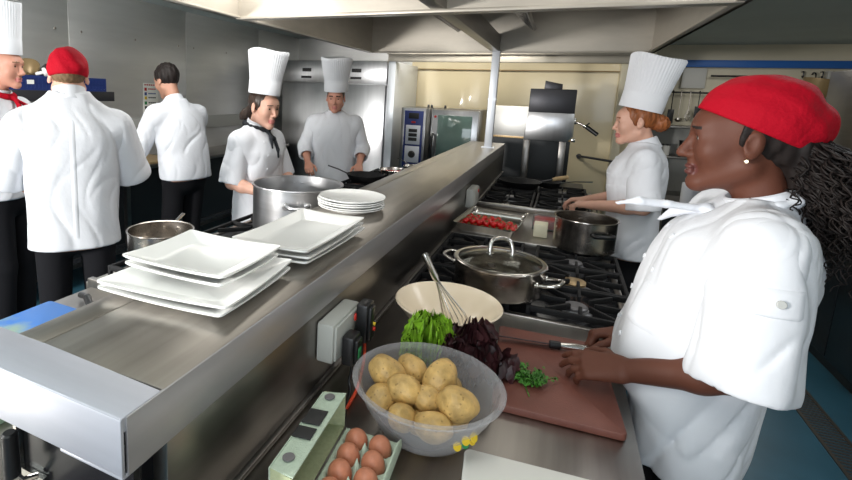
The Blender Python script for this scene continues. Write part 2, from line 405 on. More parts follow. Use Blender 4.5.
def laplace(V, Q, it, lam=.5):
    n = len(V)
    for _ in range(it):
        acc = np.zeros_like(V); num = np.zeros(n)
        for a, b in ((0, 1), (1, 2), (2, 3), (3, 0)):
            for p, q in ((Q[:, a], Q[:, b]), (Q[:, b], Q[:, a])):
                for c in range(3): acc[:, c] += np.bincount(p, V[q, c], n)
                num += np.bincount(p, minlength=n)
        V = V + lam * (acc / np.maximum(num, 1)[:, None] - V)
    return V
def folds(amp, seed, wl=(.10, .26), n=6):
    g = np.random.default_rng(seed); ks = []
    for _ in range(n):
        v = g.normal(size=3); v[2] *= .55; v /= np.linalg.norm(v); ks.append((v * 2 * math.pi / g.uniform(*wl), g.uniform(0, 6.28), g.uniform(.5, 1)))
    cr = []
    for _ in range(5):
        a = g.uniform(-.9, .9); v = np.array((math.cos(a) * g.choice((-1, 1)), g.uniform(-.6, .6), math.sin(a) * .8)); v /= np.linalg.norm(v); m_ = g.normal(size=3); m_ /= np.linalg.norm(m_)
        cr.append((v * math.pi / g.uniform(.09, .16), g.uniform(0, 6.28), m_ * 2 * math.pi / g.uniform(.25, .45), g.uniform(0, 6.28)))
    def fn(X, Y, Z):
        wx = .025 * np.sin(Y * 21 + Z * 13 + seed); wz = .03 * np.sin(X * 17 - Y * 12 + seed * 2)
        tot = 0
        for kv, ph, am in ks:
            q = np.sin(kv[0] * (X + wx) + kv[1] * Y + kv[2] * (Z + wz) + ph); tot = tot + am * (q + .35 * q * q)
        tot = tot / math.sqrt(n)
        for cv, ph, mv, mp in cr:      # narrow creases, only here and there
            q = 1 - np.abs(np.sin(cv[0] * (X + 1.6 * wx) + cv[1] * Y + cv[2] * (Z + 1.5 * wz) + ph)); mk = np.clip(np.sin(mv[0] * X + mv[1] * Y + mv[2] * Z + mp) - .1, 0, 1)
            tot = tot + 1.5 * mk * q ** 4
        return amp * tot
    return fn

# ------------------------------------------------------------------ people
def head_T(c, yaw=0, pitch=0, roll=0):
    return np.array(Matrix.Translation(c) @ Matrix.Rotation(R(yaw), 4, 'Z') @ Matrix.Rotation(R(pitch), 4, 'X') @ Matrix.Rotation(R(roll), 4, 'Y'))
def add_head(s, T, ears=True, fem=False, nose=1.0):
    o = s.T; s.T = T; j = .93 if fem else 1
    s.ell((0, -.014, .036), (.074, .094, .086), k=.02)
    s.ell((0, .028, -.025), (.059 * j, .060, .085), k=.03)
    s.ell((0, .062, .038), (.052, .030, .036), k=.03)
    for x in (-1, 1):
        s.cone((x * .052 * j, -.005, -.055), (x * .014, .070, -.098), .020, .016, k=.03)
        s.ell((x * .040, .060, -.022), (.022, .022, .024), k=.035)
    s.ell((0, .080, -.100), (.019 * j, .017, .017), k=.02)
    s.cone((-.034, .083 - .004 * fem, .030), (.034, .083 - .004 * fem, .030), .010 - .003 * fem, .010 - .003 * fem, k=.022)
    for x in (-1, 1): s.ell((x * .032, .100, .009), (.017, .016, .012), k=.012, sub=True)
    s.cone((0, .088, .016), (0, .106 + .004 * nose, -.028), .0075, .0115 * nose, k=.012)
    for x in (-1, 1): s.ell((x * .0125, .097, -.033), (.0085 * nose, .010, .0075), k=.008)
    s.ell((0, .088, -.050), (.016, .010, .012), k=.012)
    s.ell((0, .0935, -.0615), (.023, .0105, .0062), k=.005)
    s.ell((0, .0925, -.0735), (.021, .0110, .0075), k=.005)
    s.ell((0, .106, -.0670), (.021, .010, .0016), k=.004, sub=True)
    for x in (-1, 1):
        s.ell((x * .032, .074, .010), (.0165, .0150, .0135), k=.008)
        s.ell((x * .032, .0915, .0085), (.0135, .0085, .0048), k=.003, sub=True)
        if ears:
            rm = np.array(Matrix.Rotation(R(x * -22), 3, 'Z') @ Matrix.Rotation(R(12), 3, 'X'))
            s.ell((x * .078, -.010, -.004), (.009, .020, .033), rot=rm, k=.006)
            s.ell((x * .088, -.004, .002), (.007, .010, .018), rot=rm, k=.006, sub=True)
    s.T = o
def add_hand(s, w_, dv, nv, side, curl=25, spread=.008, k=.008, thumb=.75):
    w_ = np.array(w_, float); dv = np.array(dv, float); dv /= np.linalg.norm(dv); nv = np.array(nv, float); nv -= dv * (nv @ dv); nv /= np.linalg.norm(nv)
    lat = np.cross(dv, nv) * (-side)          # towards the thumb
    offs = (.029, .010, -.010, -.028); lens = (.072, .080, .074, .057)
    for i, (of, L) in enumerate(zip(offs, lens)):
        kn = w_ + dv * (.090 - .006 * abs(i - 1)) + lat * of
        s.cone(w_ + lat * of * .6 + dv * .01, kn, .0165, .0118, k=.014)
        p = kn; a = 0; cl = curl[i] if isinstance(curl, (list, tuple)) else curl + 5 * i; q = kn
        di = dv + lat * spread * (1.5 - i) * 4; di /= np.linalg.norm(di); rr = .0098
        for seg, fr in enumerate((.45, .30, .25)):
            a += R(cl * (.9, 1.1, .8)[seg]); v = di * math.cos(a) - nv * math.sin(a); q = p + v * L * fr
            s.cone(p, q, rr, rr * .90, k=.0045); rr *= .90; p = q
    tb = w_ + dv * .022 + lat * .020 - nv * .004
    v = dv * (1 - thumb * .5) + lat * thumb - nv * .35; v /= np.linalg.norm(v); p1 = tb + v * .042
    v2 = dv * .9 + lat * thumb * .35 - nv * .3; v2 /= np.linalg.norm(v2); p2 = p1 + v2 * .032; v3 = dv * .95 + lat * .02 - nv * .35; v3 /= np.linalg.norm(v3)
    s.cone(tb, p1, .0165, .0125, k=.012); s.cone(p1, p2, .0118, .0105, k=.006); s.cone(p2, p2 + v3 * .024, .0104, .0082, k=.006)
MAN = [(.78, .195, .125, 0, 0), (.90, .190, .122, 0, 0), (1.06, .185, .122, 0, 0), (1.22, .198, .130, 0, 0), (1.34, .200, .128, 0, -.005), (1.42, .165, .105, 0, -.012), (1.47, .095, .080, 0, -.015), (1.50, .070, .068, 0, -.015)]
WOMAN = [(.76, .190, .120, 0, 0), (.88, .185, .120, 0, 0), (1.02, .168, .115, 0, 0), (1.14, .175, .125, 0, .005), (1.24, .180, .132, 0, .008), (1.33, .160, .105, 0, -.008), (1.38, .090, .075, 0, -.012), (1.41, .065, .062, 0, -.014)]
def make_person(label, loc, rz, rows, sho, head, arms, skin, lips=lip_pink, brow=brow_m, sleeve=1.0, slv_r=(.070, .082), jm=cloth, hb=.005, hj=.008, fem=False, yaw=0, pitch=0, neck_r=.052, seed=1, fold=.004, hip=(.09, .90), nose=1.0, buttons=True, trousers=black_cloth, foot_y=0, hood=None):
    rows = np.array(rows, float); T = head_T(head, yaw, pitch); Ti = np.linalg.inv(T)
    s = SDF()
    rb = rows.copy(); rb[:, 1] -= .035; rb[:, 2] -= .035; rb = rb[rb[:, 0] < sho[2] + .02]; rb[:, 1:3] = np.maximum(rb[:, 1:3], .035)
    s.loft(rb, k=.03)
    nb = (0, rows[-1][4] - .005, rows[-1][0] - .03)
    s.cone((0, nb[1], nb[2] - .06), nb, .065, neck_r + .004, k=.03)
    hn = (T @ np.array([0, -.022, -.050, 1]))[:3]; s.cone(nb, hn, neck_r, neck_r - .002, k=.02)
    add_head(s, T, fem=fem, nose=nose)
    for sd, A in zip((-1, 1), arms):
        S0 = (sd * sho[0], sho[1], sho[2]); E, W_ = A['e'], A['w']
        s.cone((sd * sho[0] * .6, sho[1], sho[2] - .01), S0, .045, .045, k=.03)
        s.cone(S0, E, .043, .037, k=.02); mid = np.array(E) * .68 + np.array(W_) * .32
        s.cone(E, mid, .036, .039, k=.02); s.cone(mid, W_, .038, .026, k=.02)
        add_hand(s, W_, A['d'], A['n'], sd, A.get('curl', 25))
    def mf(c):
        q = c @ Ti[:3, :3].T + Ti[:3, 3]; m = np.zeros(len(c))
        x, y, z = np.abs(q[:, 0]), q[:, 1], q[:, 2]
        m[(x < .0235 - .25 * np.abs(z + .067)) & (y > .078) & (z < -.0545) & (z > -.0815)] = 1
        m[(x > .014) & (x < .050) & (y > .055) & (np.abs(z - (.0335 - .10 * (x - .03) * (x > .035))) < (.0028 if fem else .0042))] = 2
        return m
    body = s.mesh(hb, 'person', [skin, lips, brow], None, loc, 1, mf); body.rotation_euler = (0, 0, rz)
    tag(body, label, 'person')
    for x in (-1, 1):
        e = MB(); n0 = 10
        pr = [(.0126 * math.sin(math.pi * k / n0), -.0126 * math.cos(math.pi * k / n0)) for k in range(n0 + 1)]
        M = Matrix(T.tolist()) @ Matrix.Translation((x * .032, .0755, .0095)) @ Matrix.Rotation(R(-90), 4, 'X')
        e.lathe(pr[:9], 16, 0, M); e.lathe(pr[8:], 16, 1, M); e.build('eye', [eye_white, iris_m], body)
    # jacket
    j = SDF(); j.loft(rows, k=.03)
    slv = []
    for sd, A in zip((-1, 1), arms):
        S0 = np.array((sd * (sho[0] - .010), sho[1], sho[2] - .010)); E, W_ = np.array(A['e'], float), np.array(A['w'], float)
        j.cone((sd * .05, sho[1], rows[-1][0] - .055), S0, .050, .060, k=.05); r0, r1 = slv_r
        j.cone(S0, S0 + (E - S0) * .22, r0 * .93, r0 * .93, k=.05)
        q = SDF(); fr = A.get('sleeve', sleeve)
        if fr <= 1: end = S0 + (E - S0) * fr; dv = E - S0; q.cone(S0, end, r0, r1, k=.035); rm = r0 + (r1 - r0) * .5; mid = (S0 + end) / 2
        else: end = E + (W_ - E) * (fr - 1); dv = W_ - E; q.cone(S0, E, r0, r0 * .92, k=.035); q.cone(E, end, r0 * .92, r1, k=.02); mid = E; rm = (r0 * .92 + r1) / 2
        L_s = np.linalg.norm(end - mid) if fr > 1 else np.linalg.norm(end - S0); dv = dv / np.linalg.norm(dv)
        q.disp(folds(fold, seed + 30 + sd)); q.plane(end + dv * r1 * .25, dv)
        q.cone(end - dv * .05, end + dv * .06, r1 - .024, r1 - .013, k=.004, sub=True)
        slv.append(q)
    j.disp(folds(fold, seed))
    j.cone(nb, hn, neck_r + .008, neck_r + .012, k=.004, sub=True)
    j.plane((0, 0, rows[0][0] + .012), (0, 0, -1))
    jk = j.mesh(hj, 'jacket', jm, body)
    for q in slv: q.mesh(hj * .8, 'sleeve', jm, jk)
    # stand collar
    c = MB(); ax = Vector(hn) - Vector(nb); q = ax.to_track_quat('Z', 'Y').to_matrix().to_4x4(); M = Matrix.Translation(nb) @ q
    ri = neck_r + .010; c.lathe([(ri + .016, -.012), (ri + .010, .016), (ri + .006, .050), (ri + .001, .053), (ri - .001, .046), (ri + .003, -.012)], 40, 0, M, close=True)
    c.build('collar', jm, jk)
    if buttons:
        bv = BVHTree.FromPolygons([v.co for v in jk.data.vertices], [p.vertices for p in jk.data.polygons])
        zs = np.linspace(rows[0][0] + .22, rows[-1][0] - .10, 5)
        for x in (-.06, .06):
            for z in zs:
                h = bv.ray_cast(Vector((x, 1, z)), Vector((0, -1, 0)))
                if h[0] is None: continue
                b = MB(); b.cyl(h[0] - h[1] * .002, h[0] + h[1] * .0035, .0075, n=12, bev=.001); b.build('button', jm, jk)
    # trousers and shoes (mostly behind the benches)
    t = SDF(); hx, hz = hip; zt = rows[0][0] + .10
    t.ell((0, rows[1][4] * .8, hz), (rows[1][1] - .022, rows[1][2] - .022, .13), k=.03)
    for sd in (-1, 1):
        t.cone((sd * hx, rows[1][4] * .7, hz - .02), (sd * .10, .02 + foot_y, .50), .085, .068, k=.02); t.cone((sd * .10, .02 + foot_y, .50), (sd * .105, foot_y - .01, .07), .068, .062, k=.02)
    t.plane((0, 0, zt), (0, 0, 1)); t.plane((0, 0, .03), (0, 0, -1))
    t.mesh(.014, 'trousers', trousers, body)
    for sd in (-1, 1):
        sh = MB(); sh.prism([(sd * .105 + .045 * math.cos(a) * (1 - .15 * math.sin(a)), foot_y + .06 + .135 * math.sin(a)) for a in [2 * math.pi * i / 20 for i in range(20)]], .004, .075, .018)
        sh.build('shoe', black_plastic, body)
    return body, jk, T
def patch(jk, o, u, v, dr, mats, name, parent, nu=14, nv=14, off=.004):
    """a cloth patch that follows the garment beneath it"""
    vs, fs = [], []
    for ob in [jk] + [c for c in jk.children if c.name.startswith('sleeve')]:
        n0 = len(vs); vs += [x.co for x in ob.data.vertices]; fs += [[i + n0 for i in p.vertices] for p in ob.data.polygons]
    bv = BVHTree.FromPolygons(vs, fs)
    o, u, v, dr = Vector(o), Vector(u), Vector(v), Vector(dr).normalized(); b = bmesh.new(); g = {}
    for i in range(nu + 1):
        for k in range(nv + 1):
            p = o + u * (i / nu) + v * (k / nv); h = bv.ray_cast(p, dr)
            if h[0] is not None:
                edge = i in (0, nu) or k in (0, nv)
                g[i, k] = b.verts.new(h[0] - dr * (off * (.0 if edge else 1)))
    for i in range(nu):
        for k in range(nv):
            q = [g.get(t) for t in ((i, k), (i + 1, k), (i + 1, k + 1), (i, k + 1))]
            if all(q): b.faces.new(q)
    m = MB(); m.b.free(); m.b = b; return m.build(name, mats, parent, angle=0)
def toque(body, T, rx=.088, ry=.106, band=.085, h=.27, flare=1.22, z0=.075, tilt=0, y0=-.012, mats=paper_hat, roll=0):
    m = bmesh.new(); N = 192; rings = []
    M = Matrix(T.tolist()) @ Matrix.Translation((0, y0, z0)) @ Matrix.Rotation(R(tilt), 4, 'X') @ Matrix.Rotation(R(roll), 4, 'Y')
    rows = [(0, 1, 0), (.004, 1.012, 0), (band, 1.025, 0), (band + .002, 1.018, .0), (band + .006, 1.02, .25)]
    for k in range(1, 9): q = k / 8; rows.append((band + (h - band) * q, 1.02 + (flare - 1.02) * q ** 1.1, .45 + .55 * q))
    rows += [(h + .008, flare * .96, .9), (h + .010, flare * .80, .6), (h - .004, flare * .45, .3)]
    for z, sc, pl in rows:
        rg = []
        for i in range(N):
            a = 2 * math.pi * i / N; ph = (i % 4) / 4; p = 1 - .034 * pl * (abs(ph - .5) * 2)
            rg.append(m.verts.new(M @ Vector((rx * sc * p * math.cos(a), ry * sc * p * math.sin(a), z + .006 * pl * math.sin(3 * a + 1)))))
        rings.append(rg)
    for a, b in zip(rings, rings[1:]):
        for i in range(N): m.faces.new((a[i], a[(i + 1) % N], b[(i + 1) % N], b[i]))
    m.faces.new(rings[-1])
    x = MB(); x.b.free(); x.b = m
    return x.build('chef_hat', mats, body, angle=50)
def kerchief(body, T, nb, m, tails, h=.005, r=.066, thick=.015, dip=.022):
    s = SDF(); n = 14; y0 = nb[1]; pts = []
    for i in range(n + 1):
        a = 2 * math.pi * i / n + math.pi / 2; pts.append((r * math.cos(a), y0 + r * 1.05 * math.sin(a), nb[2] + .012 - dip * math.sin(a)))
    for a, b in zip(pts, pts[1:]): s.cone(a, b, thick, thick, k=.01)
    kn = (0, y0 + r * 1.05 + .014, nb[2] - .014); s.ell(kn, (.021, .017, .018), k=.008)
    for tl in tails:
        P_ = [kn] + [tuple(p) for p in tl]; rr = np.interp(np.linspace(0, 1, len(P_)), [0, .6, 1], [.009, .013, .006]); s.chain(P_, rr, k=.008)
    s.disp(folds(.0015, 5, (.03, .07)))
    return s.mesh(h, 'neckerchief', m, body)
def hair_cap(s, T, grow=.006, fcut=(0, .035, .055), fn=(0, .85, -.5), low=-.06, k=.02):
    s.T = T; s.ell((0, -.017, .036), (.074 + grow, .094 + grow, .086 + grow), k=k); s.plane(fcut, fn); s.plane((0, 0, low), (0, .25, -1)); return s
def strands(seed, n, amp=.003, fx=260):
    return lambda X, Y, Z: amp * np.sin(fx * X + 40 * Z + seed) * np.cos(fx * .8 * Y + 30 * X)

# ------------------------------------------------------------------ the room
def struct(name, mb, m, angle=40):
    o = mb.build(name, m, angle=angle); o['kind'] = 'structure'; return o
struct('floor', MB().box((-3.9, -2.3, -.06), (3.4, 8.2, 0)), floor_m)
struct('ceiling', MB().box((-3.9, -2.3, 2.42), (3.4, 8.2, 2.5)), ceil_m)
m = MB()
ys = [-2.3, -1.40, .02, 1.46, 2.885, 4.30, 5.72, 6.85]
for a, b in zip(ys, ys[1:]): m.box((-3.9, a + .003, 0), (-3.75, b - .003, 2.42), .003)
m.box((-3.9, -2.3, 0), (-3.757, 6.85, 2.42))
wl = struct('wall_left', m, steel_wall)
m = MB()
for a, b in zip(ys, ys[1:]):
    for z in (1.25, 2.05):
        for y in (a + .12, b - .12, (a + b) / 2): m.cyl((-3.752, y, z), (-3.745, y, z), .012, .008, n=12)
o = m.build('fixing_screw', steel, wl)
struct('wall_far_left', MB().box((-3.9, 6.82, 0), (-1.95, 6.85, 2.42)), steel_wall)
struct('wall_far', MB().box((-3.9, 6.85, 0), (.80, 7.0, 2.42)), cream_wall)
struct('wall_return', MB().box((.80, 6.85, 0), (.92, 8.05, 2.42)), cream_dull)
struct('wall_recess', MB().box((.80, 8.05, 0), (3.4, 8.2, 2.42)), cream_dull)
struct('wall_right', MB().box((3.2, -2.3, 0), (3.4, 8.2, 2.42)), cream_dull)
m = MB()   # wall behind the photographer, with a window opening
m.box((-3.9, -2.3, 0), (3.4, -2.15, .9)).box((-3.9, -2.3, 2.2), (3.4, -2.15, 2.42)).box((-3.9, -2.3, .9), (-1.3, -2.15, 2.2)).box((1.7, -2.3, .9), (3.4, -2.15, 2.2))
struct('wall_behind', m, cream_dull)
wn = struct('window_1', MB().box((-1.3, -2.27, .9), (1.7, -2.2, .95)).box((-1.3, -2.27, 2.15), (1.7, -2.2, 2.2)).box((-1.3, -2.27, .9), (-1.25, -2.2, 2.2)).box((1.65, -2.27, .9), (1.7, -2.2, 2.2)).box((.17, -2.27, .9), (.23, -2.2, 2.2)), white_plastic)
struct('trim_1', MB().box((.92, 7.96, 2.13), (3.2, 8.05, 2.22), .004), blue_rail_m)
struct('trim_2', MB().box((.575, 6.66, 0), (.66, 6.85, 2.42), .004), cream_dull)
# floor drain
m = MB(); m.box((1.33, 1.2, -.01), (1.345, 4.6, .006)); m.box((1.455, 1.2, -.01), (1.47, 4.6, .006))
y = 1.2
while y < 4.6: m.box((1.345, y, -.01), (1.455, y + .012, .004)); y += .027
struct('trim_3', m, drain_m)
# wall trunking and its shelf on the left
struct('trim_4', MB().box((-3.75, 2.4, 1.17), (-3.70, 5.6, 1.31), .006), trunk_m)

# ------------------------------------------------------------------ extraction hood
hd = thing('extraction_hood', 'large stainless extraction hood hanging over the cooking lines', 'extraction hood', (-.58, 2.6, 2.02))
def L_(x, y, z): return (x + .58, y - 2.6, z - 2.02)
X0, X1, Y0, YC, Y1 = -1.74, .585, .9, 2.45, 4.64
def hpart(name, mb, m=steel_hood): return mb.build(name, m, hd)
hpart('skirt', MB().box(L_(X0 - .02, Y0, 2.02), L_(X0, Y1, 2.418)).box(L_(X0 - .022, Y0, 2.02), L_(X0 + .03, Y1, 2.032), .002))
hpart('skirt', MB().box(L_(X1, Y0, 2.02), L_(X1 + .02, Y1, 2.418)).box(L_(X1 - .03, Y0, 2.02), L_(X1 + .022, Y1, 2.032), .002))
hpart('skirt', MB().box(L_(X0, Y1, 2.02), L_(X1, Y1 + .02, 2.418)).box(L_(X0, Y1 - .03, 2.02), L_(X1, Y1 + .022, 2.035), .002))
hpart('skirt', MB().box(L_(X0, Y0 - .02, 2.02), L_(X1, Y0, 2.418)))
hpart('cross_panel', MB().box(L_(X0, YC - .012, 2.02), L_(X1, YC + .012, 2.418)).box(L_(X0, YC - .035, 2.015), L_(X1, YC + .035, 2.032), .003))
hpart('divider_beam', MB().box(L_(-.615, Y0, 2.03), L_(-.545, Y1, 2.17), .004), steel_side)
hpart('top_plate', MB().box(L_(X0, Y0, 2.405), L_(X1, Y1, 2.419)))
for (y0, y1) in ((2.55, 3.5), (3.55, 4.5)):
    for sx in (-1, 1):
        m = MB(); M = Matrix.Translation(L_(-.58 + sx * .20, (y0 + y1) / 2, 2.30)) @ Matrix.Rotation(R(sx * 42), 4, 'Y')
        m.box((-.16, -(y1 - y0) / 2, -.012), (.16, (y1 - y0) / 2, .012), .003, M=M)
        k = -(y1 - y0) / 2 + .03
        while k < (y1 - y0) / 2 - .03: m.box((-.145, k, -.020), (.145, k + .022, -.010), M=M); k += .04
        hpart('grease_filter', m, steel_side)
p = MB().box((-.032, -.032, 0), (.032, .032, .842), .003).box((-.055, -.055, 0), (.055, .055, .006)).box((-.035, -.035, .42), (.035, .035, .435))
tag(p.build('support_post', pale_steel, None, (-.565, 4.60, 1.191)), 'pale square steel post rising from the far end of the serving shelf to the hood', 'post')

# ------------------------------------------------------------------ service shelf between the two cooking lines
sh = thing('serving_shelf', 'long stainless serving shelf between the two cooking lines, holding the white plates', 'shelf', (-.64, 2.8, 0))
def Q_(x, y, z): return (x + .64, y - 2.8, z)
xl, xr, yn, yf = -.80, -.478, .417, 5.16
m = MB().box(Q_(xl, yn + .076, 1.170), Q_(xr, yf, 1.190), .002)
m.build('top_sheet', steel, sh)
MB().box(Q_(xl - .008, yn + .08, 1.172), Q_(xl + .055, yf, 1.1915), .002).build('back_strip', steel, sh)
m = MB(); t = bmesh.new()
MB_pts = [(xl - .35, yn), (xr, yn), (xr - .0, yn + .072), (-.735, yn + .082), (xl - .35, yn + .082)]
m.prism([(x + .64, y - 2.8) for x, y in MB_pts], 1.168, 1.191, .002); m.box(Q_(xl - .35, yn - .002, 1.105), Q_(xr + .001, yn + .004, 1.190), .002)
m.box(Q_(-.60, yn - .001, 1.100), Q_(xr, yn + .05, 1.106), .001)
m.build('end_cap', cap_steel_lit, sh)
MB().box(Q_(xr - .004, yn + .008, 1.102), Q_(xr + .002, yf, 1.1895), .002).build('front_rim', rim_steel_lit, sh)
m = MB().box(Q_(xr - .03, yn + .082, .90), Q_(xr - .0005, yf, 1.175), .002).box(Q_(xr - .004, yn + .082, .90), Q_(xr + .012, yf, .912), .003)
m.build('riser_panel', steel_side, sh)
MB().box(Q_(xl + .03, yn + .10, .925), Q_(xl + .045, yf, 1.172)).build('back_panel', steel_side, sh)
MB().box(Q_(xl + .03, yn + .045, .90), Q_(xr - .03, yn + .06, 1.17)).build('end_panel', black_enamel, sh)
# dark lever below the shelf end
lv = thing('lever_handle', 'black lever handle on a chrome bracket under the near end of the shelf', 'handle', (-.735, .455, .985))
MB().cyl((0, -.028, .012), (0, -.028, .090), .0125, .0115, n=20, bev=.003).build('grip', black_plastic, lv)
MB().box((-.03, -.004, -.02), (-.022, .006, .12)).tube([(0, -.028, .02), (.012, -.02, .004), (.02, 0, 0)], .005).box((-.03, -.002, -.02), (.035, .006, .0)).build('bracket', chrome, lv)

# ------------------------------------------------------------------ near worktop, range, infill and far range on the right of the shelf
wb = thing('worktop_bench', 'stainless worktop in front of the near cook, with the potatoes and boards on it', 'bench', (-.13, .75, 0))
MB().box((-.345, -1.0, .865), (.352, .945, .90), .004).build('top', steel, wb)
MB().box((-.335, -.98, .30), (.33, .93, .33), .003).build('lower_shelf', steel_side, wb)
for x in (-.32, .30):
    for y in (-.95, .90): MB().box((x - .02, y - .02, .0), (x + .02, y + .02, .866), .002).build('leg', steel_side, wb)
def gas_range(name, label, loc, x0, x1, y0, y1, top, caps, knob_side=1, lip=True):
    g = thing(name, label, 'range', loc)
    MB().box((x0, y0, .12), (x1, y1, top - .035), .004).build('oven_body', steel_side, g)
    MB().box((x0, y0, top - .035), (x1, y1, top - .018), .003).build('hob_tray', black_enamel, g)
    e = MB()
    if lip: e.box((x0, y0 - .003, top - .07), (x1, y0 + .022, top + .004), .004)
    kx = x1 if knob_side > 0 else x0
    e.box((kx - .012, y0, top - .16), (kx + .012, y1, top - .012), .004)
    e.build('front_rail', steel, g)
    nk = 5
    for i in range(nk):
        y = y0 + (y1 - y0) * (i + .5) / nk
        MB().cyl((kx + knob_side * .012, y, top - .09), (kx + knob_side * .045, y, top - .09), .022, .018, n=20, bev=.003).build('knob', black_plastic, g)
    for x in (x0 + .05, x1 - .05):
        for y in (y0 + .05, y1 - .05): MB().cyl((x, y, 0), (x, y, .125), .02, n=12).build('foot', steel_side, g)
    for (bx, by, rr, mcap) in caps:
        b = MB().lathe([(0, top - .02), (rr * 1.25, top - .02), (rr * 1.2, top - .008), (rr * .98, top - .004), (rr * .95, top + .002), (0, top + .002)], 32, 0, Matrix.Translation((bx, by, 0)))
        b = b.build('burner', burner_alu, g)
        MB().lathe([(0, top + .001), (rr * .88, top + .001), (rr * .90, top + .010), (rr * .80, top + .014), (0, top + .0145)], 32, 0, Matrix.Translation((bx, by, 0))).build('burner_cap', mcap, b)
    return g
def grate(g, cx, cy, wx, wy, top):
    m = MB(); hx, hy = wx / 2 - .006, wy / 2 - .006; z0, z1 = top - .018, top + .030; b = .007
    for y in (-hy, hy): m.box((cx - hx, cy + y - b, z1 - .020), (cx + hx, cy + y + b, z1), .003)
    for x in (-hx, hx): m.box((cx + x - b, cy - hy, z1 - .020), (cx + x + b, cy + hy, z1), .003)
    for x in (-1, 1):
        for y in (-1, 1): m.box((cx + x * hx - b, cy + y * hy - b, z0), (cx + x * hx + b, cy + y * hy + b, z1), .002)
    for k in range(8):
        a = k * math.pi / 4; r1 = min(hx, hy) if k % 2 == 0 else min(hx, hy) * 1.22; r0 = .045
        if k % 2 == 0: r1 = hx if k % 4 == 0 else hy
        M = Matrix.Translation((cx, cy, z1 - .010)) @ Matrix.Rotation(a, 4, 'Z')
        m.box((r0, -.0055, -.012), (r1, .0055, .009 if k % 2 else .010), .002, M=M)
    return m.build('pan_grate', black_iron, g)
RX0, RX1 = -.462, .275
caps = []
for iy, y in enumerate((1.865, 2.13, 2.395)):
    for ix, x in enumerate((-.24, .115)): caps.append((x, y, .045 if (ix + iy) % 2 else .052, brass if (ix == 1 and iy == 1) else cap_grey))
g1 = gas_range('gas_range', 'black six burner gas range beyond the brown board, under the lidded pan', (0, 0, 0), RX0, RX1, 1.70, 2.53, .90, caps)
for (x, y, _, _) in caps: grate(g1, x + (.012 if x > 0 else -.035), y, .335 if x > 0 else .355, .26, .90)
inf = thing('infill_bench', 'narrow steel infill bench holding the tomato tray between the two ranges', 'bench', (0, 0, 0))
MB().box((RX0, 2.535, .90), (RX1, 3.25, .93), .003).build('top', steel, inf)
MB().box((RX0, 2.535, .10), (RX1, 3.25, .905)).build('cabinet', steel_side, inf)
MB().box((RX0 + .02, 3.225, .93), (RX1, 3.25, .965), .003).build('rear_lip', steel, inf)
caps = [(x, y, .05, cap_grey) for y in (3.50, 3.85, 4.25) for x in (-.27, .08)]
g2 = gas_range('gas_range', 'far black gas range with the frying pan, in front of the red haired cook', (0, 0, 0), RX0, RX1, 3.262, 4.52, .90, caps)
for (x, y, _, _) in caps: grate(g2, x - (.01 if x > 0 else .015), y, .34, .36, .90)

# ------------------------------------------------------------------ left cooking line behind the shelf
lc = thing('worktop_bench', 'steel counter on the left of the shelf, carrying the blue board', 'bench', (-1.12, .75, 0))
MB().box((-.36, -1.0, .862), (.345, .43, .895), .004).build('top', steel, lc)
MB().box((-.34, -.98, .08), (.335, .42, .864)).build('cabinet', dark_metal, lc)
caps = [(x, y, .05, cap_grey) for y in (1.53, 2.06, 2.6, 3.1) for x in (-1.33, -.97)]
g3 = gas_range('gas_range', 'long black gas range on the left of the shelf, under the big aluminium pot', (0, 0, 0), -1.52, -.775, 1.20, 3.35, .91, caps, -1)
for (x, y, _, _) in caps: grate(g3, x - .0, y, .355, .50, .91)
caps = [(x, y, .05, cap_grey) for y in (3.68, 4.2) for x in (-1.33, -.97)]
g4 = gas_range('gas_range', 'second black range on the left, in front of the cook by the fridge', (0, 0, 0), -1.52, -.775, 3.362, 4.5, .91, caps, -1)
for (x, y, _, _) in caps: grate(g4, x, y, .355, .50, .91)
m = MB().prism(rrect(-.22, -.24, .22, .24, .012), 0, .02, .003)
tag(m.build('cutting_board', blue_board_m, None, (-1.235, .765, .8955)), 'blue plastic cutting board with a smear, left of the shelf end', 'cutting board')
m = MB().tube(catmull([(-.05, 0, .013), (.0, .004, .020), (.05, -.004, .014), (.09, -.006, .012)]), [.010] * 8 + [.013] * 8 + [.012] * 8 + [.009], n=12)
kt = thing('kitchen_tool', 'black handled tool lying on the steel counter beside the blue board', 'utensil', (-1.375, 1.075, .896), R(-20))
m.build('handle', black_plastic, kt)
MB().tube([(.085, -.006, .012), (.16, -.008, .008), (.20, -.008, .006)], [.006, .005, .003]).build('shaft', steel, kt)

# left wall bench with food
bw = thing('wall_bench', 'long dark steel bench along the left wall behind the cooks', 'bench', (-3.49, 3.0, 0))
MB().box((-.25, -2.8, .90), (.25, 2.7, .935), .004).build('top', steel_side, bw)
MB().box((-.23, -2.75, .25), (.22, 2.65, .28)).build('lower_shelf', dark_metal, bw)
MB().box((-.24, -2.78, .28), (.20, 2.68, .90)).build('cabinet', navy_box, bw)
for x in (-.22, .22):
    for y in (-2.7, 0, 2.6): MB().box((x - .02, y - .02, 0), (x + .02, y + .02, .90)).build('leg', steel_side, bw)
m = MB().prism(rrect(-.20, -.28, .20, .28, .015), 0, .022, .004)
tag(m.build('cutting_board', wood_m, None, (-3.44, 3.35, .936)), 'tan cutting board on the wall bench under the hands of the dark haired cook', 'cutting board')
ws = thing('wall_shelf', 'dark steel wall shelf carrying the blue crates', 'shelf', (-3.60, 2.3, 1.482))
MB().box((-.148, -.9, .05), (.15, .76, .075), .003).box((.142, -.9, .0), (.152, .76, .078), .002).build('shelf_plate', dark_metal, ws)
